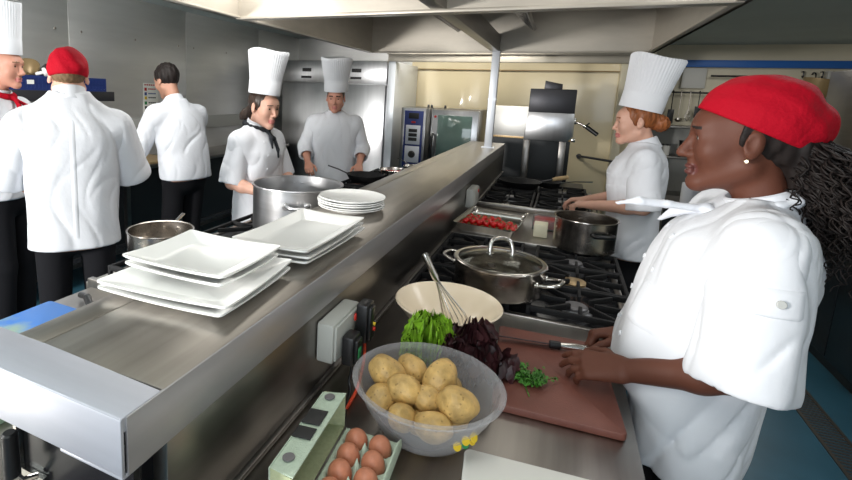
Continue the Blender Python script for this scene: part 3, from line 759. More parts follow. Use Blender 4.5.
for y in (-.7, 0, .6): MB().prism([(-.148, 0), (.12, 0), (-.148, -.2)], -.008, .008, M=Matrix.Translation((0, y, .05)) @ Matrix.Rotation(R(90), 4, 'X')).build('bracket', dark_metal, ws)
def crate(label, loc, ly):
    t = thing('plastic_crate', label, 'crate', loc, 0, None); hx, hy, h = .13, ly / 2, .108
    MB().box((-hx, -hy, 0), (hx, hy, .006)).build('base', blue_crate_m, t)
    for axis, sgn in (('x', -1), ('x', 1), ('y', -1), ('y', 1)):
        m = MB(); L = hy if axis == 'x' else hx
        def bar(u0, u1, z0, z1, th=.004):
            if axis == 'x': m.box((sgn * hx - th, u0, z0), (sgn * hx + th, u1, z1))
            else: m.box((u0, sgn * hy - th, z0), (u1, sgn * hy + th, z1))
        bar(-L, L, h - .022, h, .008); bar(-L, L, 0, .018, .006); bar(-L, L, .048, .058); n = int(L * 2 / .028)
        for i in range(n + 1): u = -L + 2 * L * i / n; bar(u - .005, u + .005, 0, h)
        bar(-L, L, .02, .09, .0015) if axis == 'x' and sgn > 0 else None
        m.build('lattice_side', blue_crate_m, t)
    return t
c1 = crate('blue plastic crate on the wall shelf, filled with dishes, behind the left chef', (-3.60, 2.28, 1.558), .78)
MB().box((.135, .035, .045), (.140, .085, .075)).build('white_label', white_plastic, c1)
crate('blue plastic crate on the wall shelf, right of the red capped cook', (-3.60, 2.84, 1.558), .30)
m = MB().lathe([(0, 0), (.05, 0), (.085, .04), (.10, .10), (.096, .10), (.08, .042), (.048, .006), (0, .006)], 32)
o = m.build('bowl', copper_m, None, (-3.62, 2.43, 1.650)); o.rotation_euler = (R(30), R(28), 0); tag(o, 'yellowish bowl tipped up in the left blue crate', 'bowl')
m = MB().lathe([(0, 0), (.06, 0), (.09, .05), (.09, .10), (.086, .10), (.085, .05), (.057, .006), (0, .006)], 32)
o = m.build('saucepan', dark_metal, None, (-3.60, 2.55, 1.625)); o.rotation_euler = (R(-25), R(40), 0); tag(o, 'dark saucepan lying in the left blue crate', 'pan')
m = MB().cyl((0, 0, 0), (0, .0, .05), .014, .012, n=16).lathe([(0, .05), (.03, .05), (.034, .062), (.03, .075), (0, .076)], 24)
o = m.build('ladle', white_china, None, (-3.50, 2.405, 1.675)); o.rotation_euler = (R(-55), R(60), 0); tag(o, 'pale round ended ladle sticking out of the left blue crate', 'utensil')
# hygiene chart: coloured icons and lines of print
ch = thing('wall_chart', 'white wall chart with coloured icons on the steel cladding', 'poster', (-3.742, 3.77, 1.335))
MB().box((-.004, -.10, 0), (0, .10, .315), .001).build('sheet', white_plastic, ch)
for i, (c, hh) in enumerate(((led_red, .25), (ink_blue, .205), (ink_yel, .165), (led_green, .115), (ink_blk, .07))):
    m = MB().box((0, -.085, hh - .012), (.0015, -.055, hh + .018), .0005); m.build('icon', c, ch)
    m = MB()
    for k in range(4): m.box((0, -.035 + k * .026, hh), (.0012, -.035 + k * .026 + .020, hh + .012))
    m.build('print_line', c if i < 2 else ink_blk, ch)
m = MB()
for k in range(6): m.box((0, -.085 + k * .028, .290), (.0012, -.085 + k * .028 + .022, .302))
m.build('heading', led_red, ch)

# ------------------------------------------------------------------ fridge, oven, tilting pan at the far side
fr = thing('upright_fridge', 'double door stainless upright fridge behind the cook who faces the camera', 'fridge', (-2.70, 6.2, 0))
MB().box((-.735, -.33, .10), (.735, .36, 2.03), .004).build('cabinet', steel_fridge, fr)
for x in (-.66, .66):
    for y in (-.28, .3): MB().cyl((x, y, 0), (x, y, .105), .025, n=12).build('foot', black_plastic, fr)
for sx in (-1, 1):
    d = MB().box((min(sx * .008, sx * .725), -.385, .16), (max(sx * .008, sx * .725), -.332, 1.735), .006).build('door', steel_fridge, fr)
    MB().box((sx * .03 - .012, -.40, .55), (sx * .03 + .012, -.384, 1.25), .004).build('door_handle', steel_side, d)
    cp = MB().box((min(sx * .004, sx * .73), -.375, 1.75), (max(sx * .004, sx * .73), -.332, 2.025), .004).build('control_panel', steel_fridge, fr)
    MB().box((sx * .35 - .065 - .02, -.380, 1.885), (sx * .35 + .065 - .02, -.374, 1.93), .002).build('display', ink_blk, cp)
    MB().box((sx * .35 - .10, -.379, 1.80), (sx * .35 + .05, -.374, 1.83), .002).build('vent_slot', ink_blk, cp)
ep = MB().box((-1.945, 5.80, 0), (-1.855, 6.80, 2.02), .003)
tag(ep.build('end_panel', pale_steel), 'tall pale panel standing at the right side of the fridge', 'panel')
struct('trim_5', MB().box((-1.95, 5.78, 2.02), (.575, 5.86, 2.10), .004).box((-1.95, 5.74, 2.10), (.575, 5.86, 2.125), .003), steel_hood)
struct('trim_6', MB().box((-1.85, 6.80, 1.985), (.575, 6.85, 2.0), .003), copper_m)

ov = thing('combi_oven', 'steel combi oven with navy control panel left of the post', 'oven', (-1.25, 6.0, 0))
MB().box((-.44, -.30, .70), (.44, .40, 1.49), .008).build('body', steel_side, ov)
MB().box((-.42, -.28, .08), (.42, .38, .70), .004).build('stand', dark_metal, ov)
for x in (-.38, .38):
    for y in (-.24, .34): MB().cyl((x, y, 0), (x, y, .085), .02, n=12).build('foot', black_plastic, ov)
cp = MB().prism([(-.44, -.30), (-.44, -.40), (-.40, -.44), (-.14, -.44), (-.10, -.40), (-.10, -.30)], .72, 1.488, .006).build('control_column', steel_fridge, ov)
MB().box((-.385, -.450, .80), (-.165, -.441, 1.455), .003).build('navy_plate', panel_navy, cp)
MB().box((-.360, -.456, 1.07), (-.19, -.449, 1.29), .003).build('white_plate', panel_white, cp)
MB().box((-.360, -.456, .86), (-.19, -.449, 1.05), .003).build('knob_plate', panel_white, cp)
m = MB()
for k in range(3): m.box((-.325, -.460, 1.11 + k * .05), (-.225, -.455, 1.148 + k * .05), .002)
m.build('display', ink_blk, cp)
MB().box((-.335, -.456, 1.365), (-.215, -.449, 1.43), .003).build('display', ink_blk, cp)
MB().box((-.30, -.456, 1.315), (-.25, -.449, 1.335), .002).build('red_badge', led_red, cp)
MB().cyl((-.275, -.456, .955), (-.275, -.485, .955), .042, .036, n=28, bev=.004).build('knob', black_plastic, cp)
d = MB().box((-.085, -.40, .74), (.44, -.305, 1.482), .010).build('door', steel_fridge, ov)
MB().box((-.01, -.408, .80), (.37, -.398, 1.42), .004).build('glass', oven_glass, d)
MB().tube(catmull([(-.055, -.405, 1.20), (-.055, -.455, 1.17), (-.058, -.460, 1.05), (-.055, -.44, .95), (-.055, -.405, .92)]), .016, n=12).build('door_handle', black_plastic, d)
MB().cyl((-.04, -.405, 1.40), (-.04, -.398, 1.40), .014, n=14).build('red_badge', led_red, d)
for x in (-.20, -.16, .0): MB().cyl((x, -.1, 1.488), (x, -.1, 1.525), .016, .012, n=14, bev=.003).build('vent_stub', black_plastic, ov)

sb = thing('splash_panel', 'steel splash panel behind the tilting pan', 'panel', (-.30, 6.02, 0))
MB().box((-.40, -.01, 1.20), (.42, .01, 1.55), .003).build('sheet', steel_wall, sb)
MB().box((-.40, -.018, 1.19), (.42, -.009, 1.21), .002).build('lower_edge', brass, sb)
MB().box((-.40, -.03, 0), (.42, .02, 1.19)).build('dark_plinth', navy_box, sb)
tp = thing('tilting_pan', 'boxy tilting pan with its dark topped lid raised, beside the red haired cook', 'cooking appliance', (-.09, 5.3, 0))
m = MB(); m.prism([(-.225, 1.24), (.165, 1.24), (.212, 1.30), (.205, 1.52), (-.20, 1.52)], -.10, .10, .006, M=Matrix.Rotation(R(90), 4, 'X')).build('lid', steel_fridge, tp)
MB().box((-.203, -.108, 1.51), (.203, .10, 1.735), .008).build('lid_top', dark_metal, tp)
MB().prism([(-.085, 1.73), (.075, 1.73), (.075, 1.785), (-.08, 1.815)], -.03, .03, .003, M=Matrix.Rotation(R(90), 4, 'X')).build('flue', dark_metal, tp)
for x in (-.195, .13): MB().box((x - .03, -.05, .70), (x + .03, .05, 1.25), .004).build('pillar', steel_side, tp)
m = MB().box((-.36, -.35, .12), (.36, .28, .80), .01).build('base', navy_box, tp)
for x in (-.3, .3):
    for y in (-.3, .23): MB().cyl((x, y, 0), (x, y, .125), .025, n=12).build('foot', black_plastic, tp)
w_ = MB().tube(catmull([(.20, -.02, 1.42), (.25, -.03, 1.425), (.30, -.04, 1.40), (.335, -.05, 1.385)]), .009, n=10).box((.20, -.05, 1.24), (.235, .0, 1.275), .006).box((.205, -.05, 1.41), (.225, .0, 1.47), .005).build('crank', chrome, tp)
MB().cyl((.315, -.045, 1.395), (.415, -.075, 1.325), .020, .019, n=16, bev=.004).cyl((.29, -.045, 1.385), (.34, -.035, 1.43), .007, n=8).build('crank_grip', black_plastic, w_)
ta = thing('swan_neck_tap', 'thin dark tap on the wall behind the red haired cook', 'tap', (.35, 6.845, .86))
MB().tube(catmull([(-.10, 0, .10), (-.06, -.15, .11), (.10, -.2, .10), (.34, -.22, .075), (.40, -.22, .03)]), .014, n=10).build('spout', dark_metal, ta)
MB().cyl((-.10, .0, .10), (-.10, -.03, .10), .03, n=16).build('wall_plate', dark_metal, ta)

# ------------------------------------------------------------------ right rear: utensil rail, shelf unit, cabinet
ur = thing('utensil_rail', 'black wall rail with hooks full of hanging utensils behind the red haired cook', 'rail', (1.45, 7.99, 1.80))
MB().tube([(-.45, -.03, 0), (.45, -.03, 0)], .012, n=10).cyl((-.4, -.03, 0), (-.4, .055, 0), .01, n=8).cyl((.4, -.03, 0), (.4, .055, 0), .01, n=8).build('rod', black_plastic, ur)
for i, (x, L, kind) in enumerate(((-.38, .34, 0), (-.30, .40, 1), (-.22, .30, 2), (-.13, .42, 0), (-.04, .36, 1), (.06, .38, 2), (.16, .33, 0), (.27, .40, 1))):
    t = thing('hanging_utensil', ['black handled spatula', 'steel ladle', 'steel whisk'][kind] + ' hanging on the wall rail, ' + ['first', 'second', 'third', 'fourth', 'fifth', 'sixth', 'seventh', 'eighth'][i] + ' from the left', 'utensil', (1.45 + x, 7.94, 1.805), 0, 'utensils on the wall rail')
    MB().tube(catmull([(0, .018, .006), (0, .010, .018), (0, -.006, .012), (0, -.006, -.02), (0, -.006, -L * .55)]), .006, n=8).build('handle', black_plastic if kind == 0 else steel, t)
    if kind == 0: MB().box((-.035, -.010, -L), (.035, -.004, -L * .55), .002).build('blade', black_plastic, t)
    elif kind == 1: MB().lathe([(0, -.03), (.03, -.022), (.042, 0), (.039, 0), (.028, -.018), (0, -.026)], 24, 0, Matrix.Translation((0, -.03, -L))  @ Matrix.Rotation(R(-30), 4, 'X')).tube([(0, -.006, -L * .5), (0, -.006, -L * .9), (0, -.012, -L)], .004).build('cup', steel, t)
    else:
        m = MB()
        for k in range(6):
            a = k * math.pi / 6; m.tube(catmull([(0, -.006, -L * .55), (.032 * math.cos(a), -.006 + .032 * math.sin(a), -L * .82), (0, -.006, -L), (-.032 * math.cos(a), -.006 - .032 * math.sin(a), -L * .82), (0, -.006, -L * .55)], 6), .0018, n=5)
        m.build('wires', steel, t)
tag(MB().tube([(1.70, 7.96, 2.02), (2.36, 7.96, 2.02)], .013, n=10).cyl((2.33, 7.96, 2.02), (2.37, 7.96, 2.02), .025, n=14).cyl((1.75, 7.96, 2.02), (1.75, 8.05, 2.02), .01, n=8).cyl((2.25, 7.96, 2.02), (2.25, 8.05, 2.02), .01, n=8).build('hanging_rod', black_plastic), 'black rod on the far wall just above the red cap', 'rail')
tag(MB().box((1.40, 8.0, 1.86), (1.66, 8.049, 2.12), .004).build('wall_box', trunk_m), 'pale box on the far wall between the tall hat and the red cap', 'box')
pb = thing('hanging_sieve', 'brownish conical strainer hanging from a hook behind the red cap', 'utensil', (2.72, 7.90, 1.70))
MB().lathe([(0, 0), (.06, .02), (.13, .16), (.16, .30), (.155, .30), (.125, .165), (.055, .03), (0, .012)], 32, 0, Matrix.Rotation(R(8), 4, 'Y')).build('cone', copper_m, pb)
MB().tube(catmull([(0, .02, .30), (.0, .04, .36), (.0, .10, .38), (0, .14, .36)]), .008).build('hook', black_plastic, pb)
for x in (2.62, 2.80, 2.93):
    tag(MB().tube(catmull([(x, 8.05, 2.09), (x, 7.99, 2.09), (x, 7.975, 2.05), (x, 7.995, 2.02), (x, 8.01, 2.04)]), .007, n=8).build('wall_hook', dark_metal), {2.62: 'leftmost dark hook', 2.80: 'middle dark hook', 2.93: 'rightmost dark hook'}[x] + ' under the blue rail behind the red cap', 'hook', 'hooks under the blue rail')
su = thing('steel_shelving', 'grey shelving unit on the far wall between the two women on the right', 'shelving', (1.45, 7.75, 0))
for z in (.45, .95, 1.34): MB().box((-.50, -.22, z), (.50, .22, z + .03), .003).build('shelf_board', steel_side, su)
for x in (-.49, .49):
    for y in (-.21, .21): MB().box((x - .015, y - .015, 0), (x + .015, y + .015, 1.40)).build('upright', steel_side, su)
MB().box((-.48, .20, .1), (.48, .215, 1.36)).build('back_sheet', trunk_m, su)
for i, (x, h, rr, mm, nm) in enumerate(((-.34, .17, .055, dark_metal, 'dark tub'), (-.18, .13, .06, trunk_m, 'grey tub'), (.02, .19, .05, black_plastic, 'black jar'), (.22, .15, .06, white_china, 'white tub'))):
    t = thing('storage_tub', nm + ' on the middle board of the far shelving', 'tub', (1.45 + x, 7.68, .981), 0, 'tubs on the far shelving')
    MB().lathe([(0, 0), (rr * .9, 0), (rr, h), (rr - .004, h), (rr * .85, .006), (0, .006)], 28).build('tub', mm, t)
    MB().lathe([(0, h), (rr + .004, h), (rr + .004, h + .014), (0, h + .016)], 28).build('lid', black_plastic, t)
# cabinet island with a paper roll between the two women
pc = thing('side_counter', 'dark counter behind the near woman, carrying the grey paper roll', 'counter', (1.30, 6.05, 0))
MB().box((-.30, -.3, .62), (.45, .3, .66), .004).build('top', steel_side, pc)
MB().box((-.28, -.28, .0), (.43, .28, .62)).build('cabinet', navy_box, pc)
pr = thing('paper_roll', 'grey white paper roll standing between the two women on the right', 'roll', (1.255, 5.95, .661))
MB().lathe([(.022, 0), (.075, 0), (.078, .01), (.078, .19), (.075, .20), (.022, .20)], 32, close=True).build('paper', panel_white, pr)
MB().lathe([(.018, .0), (.022, .0), (.022, .202), (.018, .202)], 24, close=True).build('core', wood_m, pr)
cb = thing('dark_cabinet', 'long dark cabinet along the right side beyond the floor drain', 'cabinet', (1.98, 3.6, 0))
MB().box((-.31, -1.6, .08), (.32, 1.3, 1.06), .004).build('carcass', navy_box, cb)
MB().box((-.34, -1.62, 1.06), (.34, 1.32, 1.10), .004).build('top', steel_side, cb)
MB().box((-.28, -1.58, 0), (.30, 1.28, .08)).build('plinth', black_plastic, cb)
for k in range(3):
    y0 = -1.59 + k * .966; dd = MB().box((-.330, y0 + .004, .10), (-.311, y0 + .958, 1.03), .003).build('door', navy_box, cb)
    MB().box((-.350, y0 + .06, .92), (-.329, y0 + .30, .94), .004).build('door_handle', dark_metal, dd)
d1 = struct('door_1', MB().box((2.86, 7.98, 0), (3.19, 8.05, 2.05), .004).box((2.84, 7.96, 0), (2.88, 8.06, 2.1), .003), steel_wall)
MB().cyl((2.93, 7.98, 1.0), (2.93, 7.93, 1.0), .02, n=16).build('door_handle', black_plastic, d1)
tc = thing('tall_steel_cabinet', 'tall grey steel cabinet at the right edge behind the dark hair', 'cabinet', (2.62, 6.1, 0))
MB().box((-.30, -.35, .08), (.40, .35, 2.0), .004).build('carcass', steel_side, tc)
dd = MB().box((-.29, -.372, .1), (.39, -.351, 1.98), .003).build('door', steel_wall, tc)
MB().box((-.26, -.39, 1.0), (-.235, -.371, 1.25), .004).build('door_handle', dark_metal, dd)
MB().box((-.28, -.33, 0), (.38, .33, .08)).build('plinth', black_plastic, tc)

# ------------------------------------------------------------------ crockery on the shelf
ZS = 1.1905
def dish_plate(name, label, loc, wx, wy, rz, group=None, h=.022):
    """shallow square-cornered plate with a broad raised rim"""
    m = bmesh.new(); rings = []; hx, hy = wx / 2, wy / 2
    spec = [(.62, .0, .012), (.66, .0, .014), (.97, h - .004, .010), (1.0, h, .008), (1.0, h + .004, .008), (.965, h + .003, .008), (.70, .0085, .016), (.64, .006, .016)]
    for sc, z, rad in spec:
        # the long rim sags a little between its corners
        pts = []
        base = rrect(-hx * sc, -hy * sc, hx * sc, hy * sc, rad, 5)
        full = []
        for a, b in zip(base, base[1:] + base[:1]):
            n = 8 if math.dist(a, b) > .03 else 1
            for k in range(n): full.append((a[0] + (b[0] - a[0]) * k / n, a[1] + (b[1] - a[1]) * k / n))
        for (x, y) in full:
            u, v = abs(x) / (hx * sc), abs(y) / (hy * sc); corner = min(u, v) ** 2
            pts.append(m.verts.new((x, y, z * (.80 + .20 * corner) if sc > .9 else z)))
        rings.append(pts)
    for a, b in zip(rings, rings[1:]):
        n = len(a)
        for i in range(n): m.faces.new((a[i], a[(i + 1) % n], b[(i + 1) % n], b[i]))
    m.faces.new(rings[-1]); m.faces.new(rings[0][::-1])
    bmesh.ops.recalc_face_normals(m, faces=m.faces[:])
    x = MB(); x.b.free(); x.b = m; o = x.build(name, white_china, None, loc, angle=50); o.rotation_euler = (0, 0, rz)
    return tag(o, label, 'plate', group)
dish_plate('square_plate', 'large square white plate at the very bottom of the nearest stack', (-.676, .814, ZS), .300, .285, R(3), 'plates in the nearest square stack')
dish_plate('square_plate', 'large square white plate second from the bottom of the nearest stack', (-.677, .819, ZS + .014), .305, .290, R(5), 'plates in the nearest square stack')
dish_plate('square_plate', 'smaller square white plate second from the top of the nearest stack', (-.684, .838, ZS + .034), .255, .218, R(0), 'plates in the nearest square stack')
dish_plate('square_plate', 'smaller square white plate on top of the nearest stack', (-.687, .842, ZS + .050), .262, .225, R(1), 'plates in the nearest square stack')
dish_plate('rectangular_plate', 'oblong white plate at the bottom of the middle stack on the shelf', (-.622, 1.200, ZS), .215, .38, R(-1), 'plates in the oblong stack')
dish_plate('rectangular_plate', 'oblong white plate in the middle of the middle stack on the shelf', (-.620, 1.196, ZS + .014), .215, .38, R(1), 'plates in the oblong stack')
dish_plate('rectangular_plate', 'oblong white plate on top of the middle stack on the shelf', (-.622, 1.190, ZS + .032), .218, .385, R(0), 'plates in the oblong stack')
names = ['lowest', 'second from bottom', 'third from bottom', 'second from top', 'topmost']
for k in range(5):
    m = MB().lathe([(0, 0), (.075, 0), (.078, .003), (.122, .016), (.125, .019), (.124, .021), (.118, .019), (.078, .008), (0, .006)], 64)
    o = m.build('round_plate', white_china, None, (-.680 + .003 * math.sin(k * 2), 1.675 + .003 * math.cos(k * 3), ZS + .0085 * k)); tag(o, names[k] + ' round white plate in the round stack beside the big pot', 'plate', 'plates in the round stack')

# ------------------------------------------------------------------ sockets and plugs on the riser
def socket(label, loc, sy, sz, dx=.045):
    t = thing('socket_box', label, 'socket', loc)
    MB().box((0, -sy / 2, -sz / 2), (dx, sy / 2, sz / 2), .007).build('housing', grey_plastic, t)
    MB().box((dx - .001, -sy / 2 + .006, -sz / 2 + .006), (dx + .006, sy / 2 - .006, sz / 2 - .006), .004).build('face_plate', grey_plastic, t)
    for y in (sy * .22,):
        MB().box((dx + .005, y - .006, sz * .18), (dx + .011, y + .006, sz * .36), .002).build('rocker_switch', red_plastic, t)
    return t
socket('grey double socket box on the riser beside the black plugs, above the egg box', (-.477, 1.075, 1.030), .165, .10)
socket('small grey socket box far along the riser, near the tomato tray', (-.477, 3.13, 1.015), .20, .115)
def plug(label, loc, h, cable, path, tagcol=None):
    t = thing('black_plug', label, 'plug', loc)
    MB().box((0, -.026, -h / 2), (.032, .026, h / 2), .007).box((.030, -.018, -h / 2 + .006), (.040, .018, h / 2 - .008), .005).build('plug_body', black_plastic, t)
    MB().tube(catmull(path, 10), .0042, n=10).build('cable', cable, t)
    if tagcol == 'green': MB().box((.010, .0255, -.022), (.028, .0275, .012), .0005).box((.0395, -.012, -.018), (.0415, .006, .008), .0005).build('sticker', led_green, t)
    if tagcol == 'lamp':
        MB().cyl((.040, .004, -.004), (.0445, .004, -.004), .0045, n=12).build('indicator', ink_yel, t)
        MB().cyl((.040, .004, -.018), (.0445, .004, -.018), .0055, n=12).build('indicator', red_plastic, t)
    return t
plug('lower black plug in the grey socket box, with a green sticker', (-.425, 1.050, 1.005), .075, black_plastic, [(.018, 0, -.036), (.02, .0, -.06), (.018, -.005, -.085), (.03, -.03, -.1005), (.05, -.11, -.1005)], 'green')
plug('taller black plug with red light in the grey socket box, far side', (-.424, 1.135, 1.040), .105, red_cable_m, [(.018, 0, -.050), (.022, -.004, -.08), (.028, -.03, -.112), (.040, -.10, -.1345), (.046, -.20, -.1355)], 'lamp')

# ------------------------------------------------------------------ potato bowl
bx, by, ZW = -.203, .984, .9005
m = MB().lathe([(0, .002), (.088, .002), (.100, .012), (.138, .075), (.150, .108), (.160, .111), (.1625, .116), (.159, .119), (.150, .117), (.1475, .110), (.1355, .077), (.097, .014), (.086, .0045), (0, .0045)], 80)
pbowl = thing('plastic_bowl', 'translucent plastic mixing bowl full of potatoes on the steel worktop', 'bowl', (bx, by, ZW))
bo = m.build('bowl_wall', bowl_m, pbowl)
fl = MB()
for k in range(5):
    a = R(-46 + k * 4.5)
    M = Matrix.Rotation(a, 4, 'Z') @ Matrix.Translation((.1275 + (.0065 if k % 2 else -.0045), 0, .056 + (.011 if k % 2 else -.007))) @ Matrix.Rotation(R(60), 4, 'Y')
    fl.lathe([(0, .0022), (.0085, .0018), (.009, 0)], 12, 0 if k != 2 else 1, M)
fl.build('flower_sticker', [ink_yel, led_green], pbowl)
pots = [  # x, y, z (centre), half sizes, rotation
    (-.088, .005, .118, .048, .036, .034, 20, 35), (-.048, .060, .108, .040, .032, .031, -30, 10), (.022, .022, .130, .046, .034, .033, 70, -28), (.070, -.032, .116, .042, .037, .035, 15, 10),
    (-.040, -.030, .112, .040, .033, .032, 0, 0), (.008, -.020, .098, .036, .031, .030, 40, 12), (-.084, -.040, .080, .038, .031, .030, 60, 8), (-.03, -.074, .074, .044, .029, .029, 88, 35),
    (.035, -.080, .080, .040, .031, .030, 20, 0), (.02, .075, .076, .042, .034, .032, 10, 20), (-.055, .02, .045, .044, .034, .032, 30, 0), (.05, .02, .045, .044, .035, .032, -50, 0), (.0, -.030, .046, .038, .030, .030, 80, 0)]
plab = ['big potato at the left back of the bowl, leaning on its side', 'potato half hidden at the back middle of the bowl', 'oval potato standing at the back right of the bowl', 'rounded pale potato nearest the right rim of the bowl', 'potato in the middle of the bowl, just left of centre', 'small potato in the middle of the bowl, just right of centre', 'dark potato low against the left wall of the bowl', 'potato seen through the front of the bowl, standing on end', 'potato at the front right of the bowl above the flower sticker', 'potato at the back right of the bowl under the oval one', 'potato at the bottom left of the bowl pile', 'potato at the bottom right of the bowl pile', 'potato at the bottom front of the bowl pile']
for i, (x, y, z, a, b, c, rz, ry) in enumerate(pots):
    t = bmesh.new(); bmesh.ops.create_icosphere(t, subdivisions=4, radius=1)
    ph = i * 1.7
    for v in t.verts:
        p = v.co.copy(); q = 1 + .045 * math.sin(3 * p.x + ph) * math.cos(2.3 * p.y + ph) + .03 * math.sin(5 * p.z + 2 * p.x + ph) + .02 * math.sin(9 * p.y + 4 * p.x + ph)
        for k in range(4):
            dn = Vector((math.sin(ph * 3 + k * 2.1), math.cos(ph * 2 + k * 1.3), math.sin(k * 2 + ph))).normalized(); dd = (p - dn).length
            if dd < .18: q -= .03 * (1 - dd / .18)
        v.co = Vector((p.x * a, p.y * b, p.z * c)) * q
    x_ = MB(); x_.add(t, None, 0)
    o = x_.build('potato', potato_m, None, (bx + x * 1.03, by + y * 1.03, ZW + z * .88), angle=0); o.rotation_euler = (0, R(ry), R(rz)); tag(o, plab[i], 'potato', 'potatoes in the plastic bowl')

# ------------------------------------------------------------------ egg box with eggs
eb = thing('egg_box', 'open green card egg box in front of the black plugs', 'egg box', (-.270, .730, ZW), R(3))
hx, hy, sp = .056, .122, .046
m = bmesh.new(); NX, NY = 36, 84; V = {}
def cup_z(x, y):
    z = .046
    for ex in (-.0245, .0245):
        for k in range(5):
            ey = -.092 + k * sp; dd = math.hypot(x - ex, y - ey)
            z = min(z, .012 + .034 * min(1, (dd / .0255)) ** 3)
    for k in range(4):
        dd = math.hypot(x, y - (-.069 + k * sp)); z = max(z, .070 - dd * 3.2) if dd < .014 else z
    return z
for i in range(NX + 1):
    for k in range(NY + 1):
        x, y = -hx + 2 * hx * i / NX, -hy + 2 * hy * k / NY; V[i, k] = m.verts.new((x, y, cup_z(x, y)))
for i in range(NX):
    for k in range(NY): m.faces.new((V[i, k], V[i + 1, k], V[i + 1, k + 1], V[i, k + 1]))
bd = [V[i, 0] for i in range(NX + 1)] + [V[NX, k] for k in range(1, NY + 1)] + [V[i, NY] for i in range(NX - 1, -1, -1)] + [V[0, k] for k in range(NY - 1, 0, -1)]
lowr = [m.verts.new((v.co.x * .86, v.co.y * .94, .001)) for v in bd]; nb_ = len(bd)
for i in range(nb_): m.faces.new((bd[(i + 1) % nb_], bd[i], lowr[i], lowr[(i + 1) % nb_]))
m.faces.new(lowr[::-1]); x_ = MB(); x_.b.free(); x_.b = m; bs = x_.build('tray', eggbox_m, eb, angle=0)
# raised closing flap on the front (right) side of the tray
MB().prism([(-.10, 0), (.118, 0), (.122, .012), (.10, .020), (-.09, .020)], -.0015, .0015, .0005, M=Matrix.Translation((hx + .004, 0, .044)) @ Matrix.Rotation(R(90), 4, 'Z') @ Matrix.Rotation(R(78), 4, 'X')).build('flap', eggbox_m, eb)
# lid folded back: hinge along the left side, its front wall on top
lt = Matrix.Translation((-hx - .004, 0, .046)) @ Matrix.Rotation(R(-1), 4, 'Y')
m = MB(); D, Hh = .043, .072   # depth to the left, height upright
def sheet(pts, th=.0022, mi=0):
    a = [Vector(p) for p in pts]; n = (a[1] - a[0]).cross(a[2] - a[0]).normalized() * th; t = bmesh.new()
    lo_ = [t.verts.new(p) for p in a]; hi_ = [t.verts.new(p + n) for p in a]; t.faces.new(lo_[::-1]); t.faces.new(hi_)
    for i in range(len(a)): t.faces.new((lo_[i], lo_[(i + 1) % len(a)], hi_[(i + 1) % len(a)], hi_[i]))
    bmesh.ops.recalc_face_normals(t, faces=t.faces[:]); m.add(t, lt, mi)
sheet([(-D, -hy * .93, 0), (-D, hy * .93, 0), (-D, hy * .93, Hh), (-D, -hy * .93, Hh)], mi=1)
sheet([(0, -hy, 0), (-D, -hy * .93, 0), (-D, -hy * .93, Hh), (0, -hy, Hh)], mi=1)
sheet([(0, hy, 0), (-D, hy * .93, 0), (-D, hy * .93, Hh), (0, hy, Hh)], mi=1)
sheet([(0, -hy, 0), (0, hy, 0), (-D, hy * .93, 0), (-D, -hy * .93, 0)], mi=1)
sheet([(-D, -hy * .93, Hh), (-D, hy * .93, Hh), (.002, hy, Hh + .004), (.002, -hy, Hh + .004)], mi=0)
sheet([(-D - .003, -hy * .93, 0), (-D - .003, hy * .93, 0), (-D - .003, hy * .93, Hh), (-D - .003, -hy * .93, Hh)], mi=0)
lid_ = m.build('lid', [eggbox_m, eggbox_in], eb, angle=30)
m = MB()
for y in (-.085, .096):
    m = MB(); m.lathe([(0, .0012), (.0105, .0012), (.0108, 0)], 24, 0, lt @ Matrix.Translation((-.024, y, Hh + .0042)) @ Matrix.Rotation(R(-4), 4, 'Y')); m.build('latch_hole', cap_grey, lid_)
m = MB()
for (y0, y1) in ((-.035, -.004), (.006, .050)):
    m.box((-.020, y0, -.0004), (.016, y1, .0012), .0003, M=lt @ Matrix.Translation((-.024, 0, Hh + .0042)) @ Matrix.Rotation(R(-4), 4, 'Y'))
m.build('black_print', ink_blk, lid_)
rowsn = ['far end', 'second from the far end', 'third from the far end', 'fourth from the far end', 'near end']
eggp = []
for k in range(9): u = math.pi * k / 8; eggp.append((.0222 * math.sin(u) * (1 + .10 * math.cos(u)), -.0285 * math.cos(u)))
n = 24; eggp = [(.0222 * math.sin(math.pi * k / n) * (1 - .10 * math.cos(math.pi * k / n) * -1 * -1), -.0285 * math.cos(math.pi * k / n)) for k in range(n + 1)]
em = MB().lathe([(max(a, 0) if 0 < i < n else 0, z) for i, (a, z) in enumerate(eggp)], 32)
egg0 = em.build('egg', egg_m, None, angle=0); first = True
for k in range(5):
    for ix, ex in enumerate((-.0245, .0245)):
        e = egg0 if first else dup(egg0); first = False
        q = Matrix.Rotation(R(3), 4, 'Z') @ Vector((ex, .092 - k * sp, .0425)); e.location = Vector((-.270, .730, ZW)) + q; e.rotation_euler = (R(random.uniform(-8, 8)), R(random.uniform(-8, 8)), random.random() * 6)
        tag(e, 'brown egg in the ' + ('left' if ix == 0 else 'right') + ' row of the egg box, ' + rowsn[k], 'egg', 'eggs in the egg box')

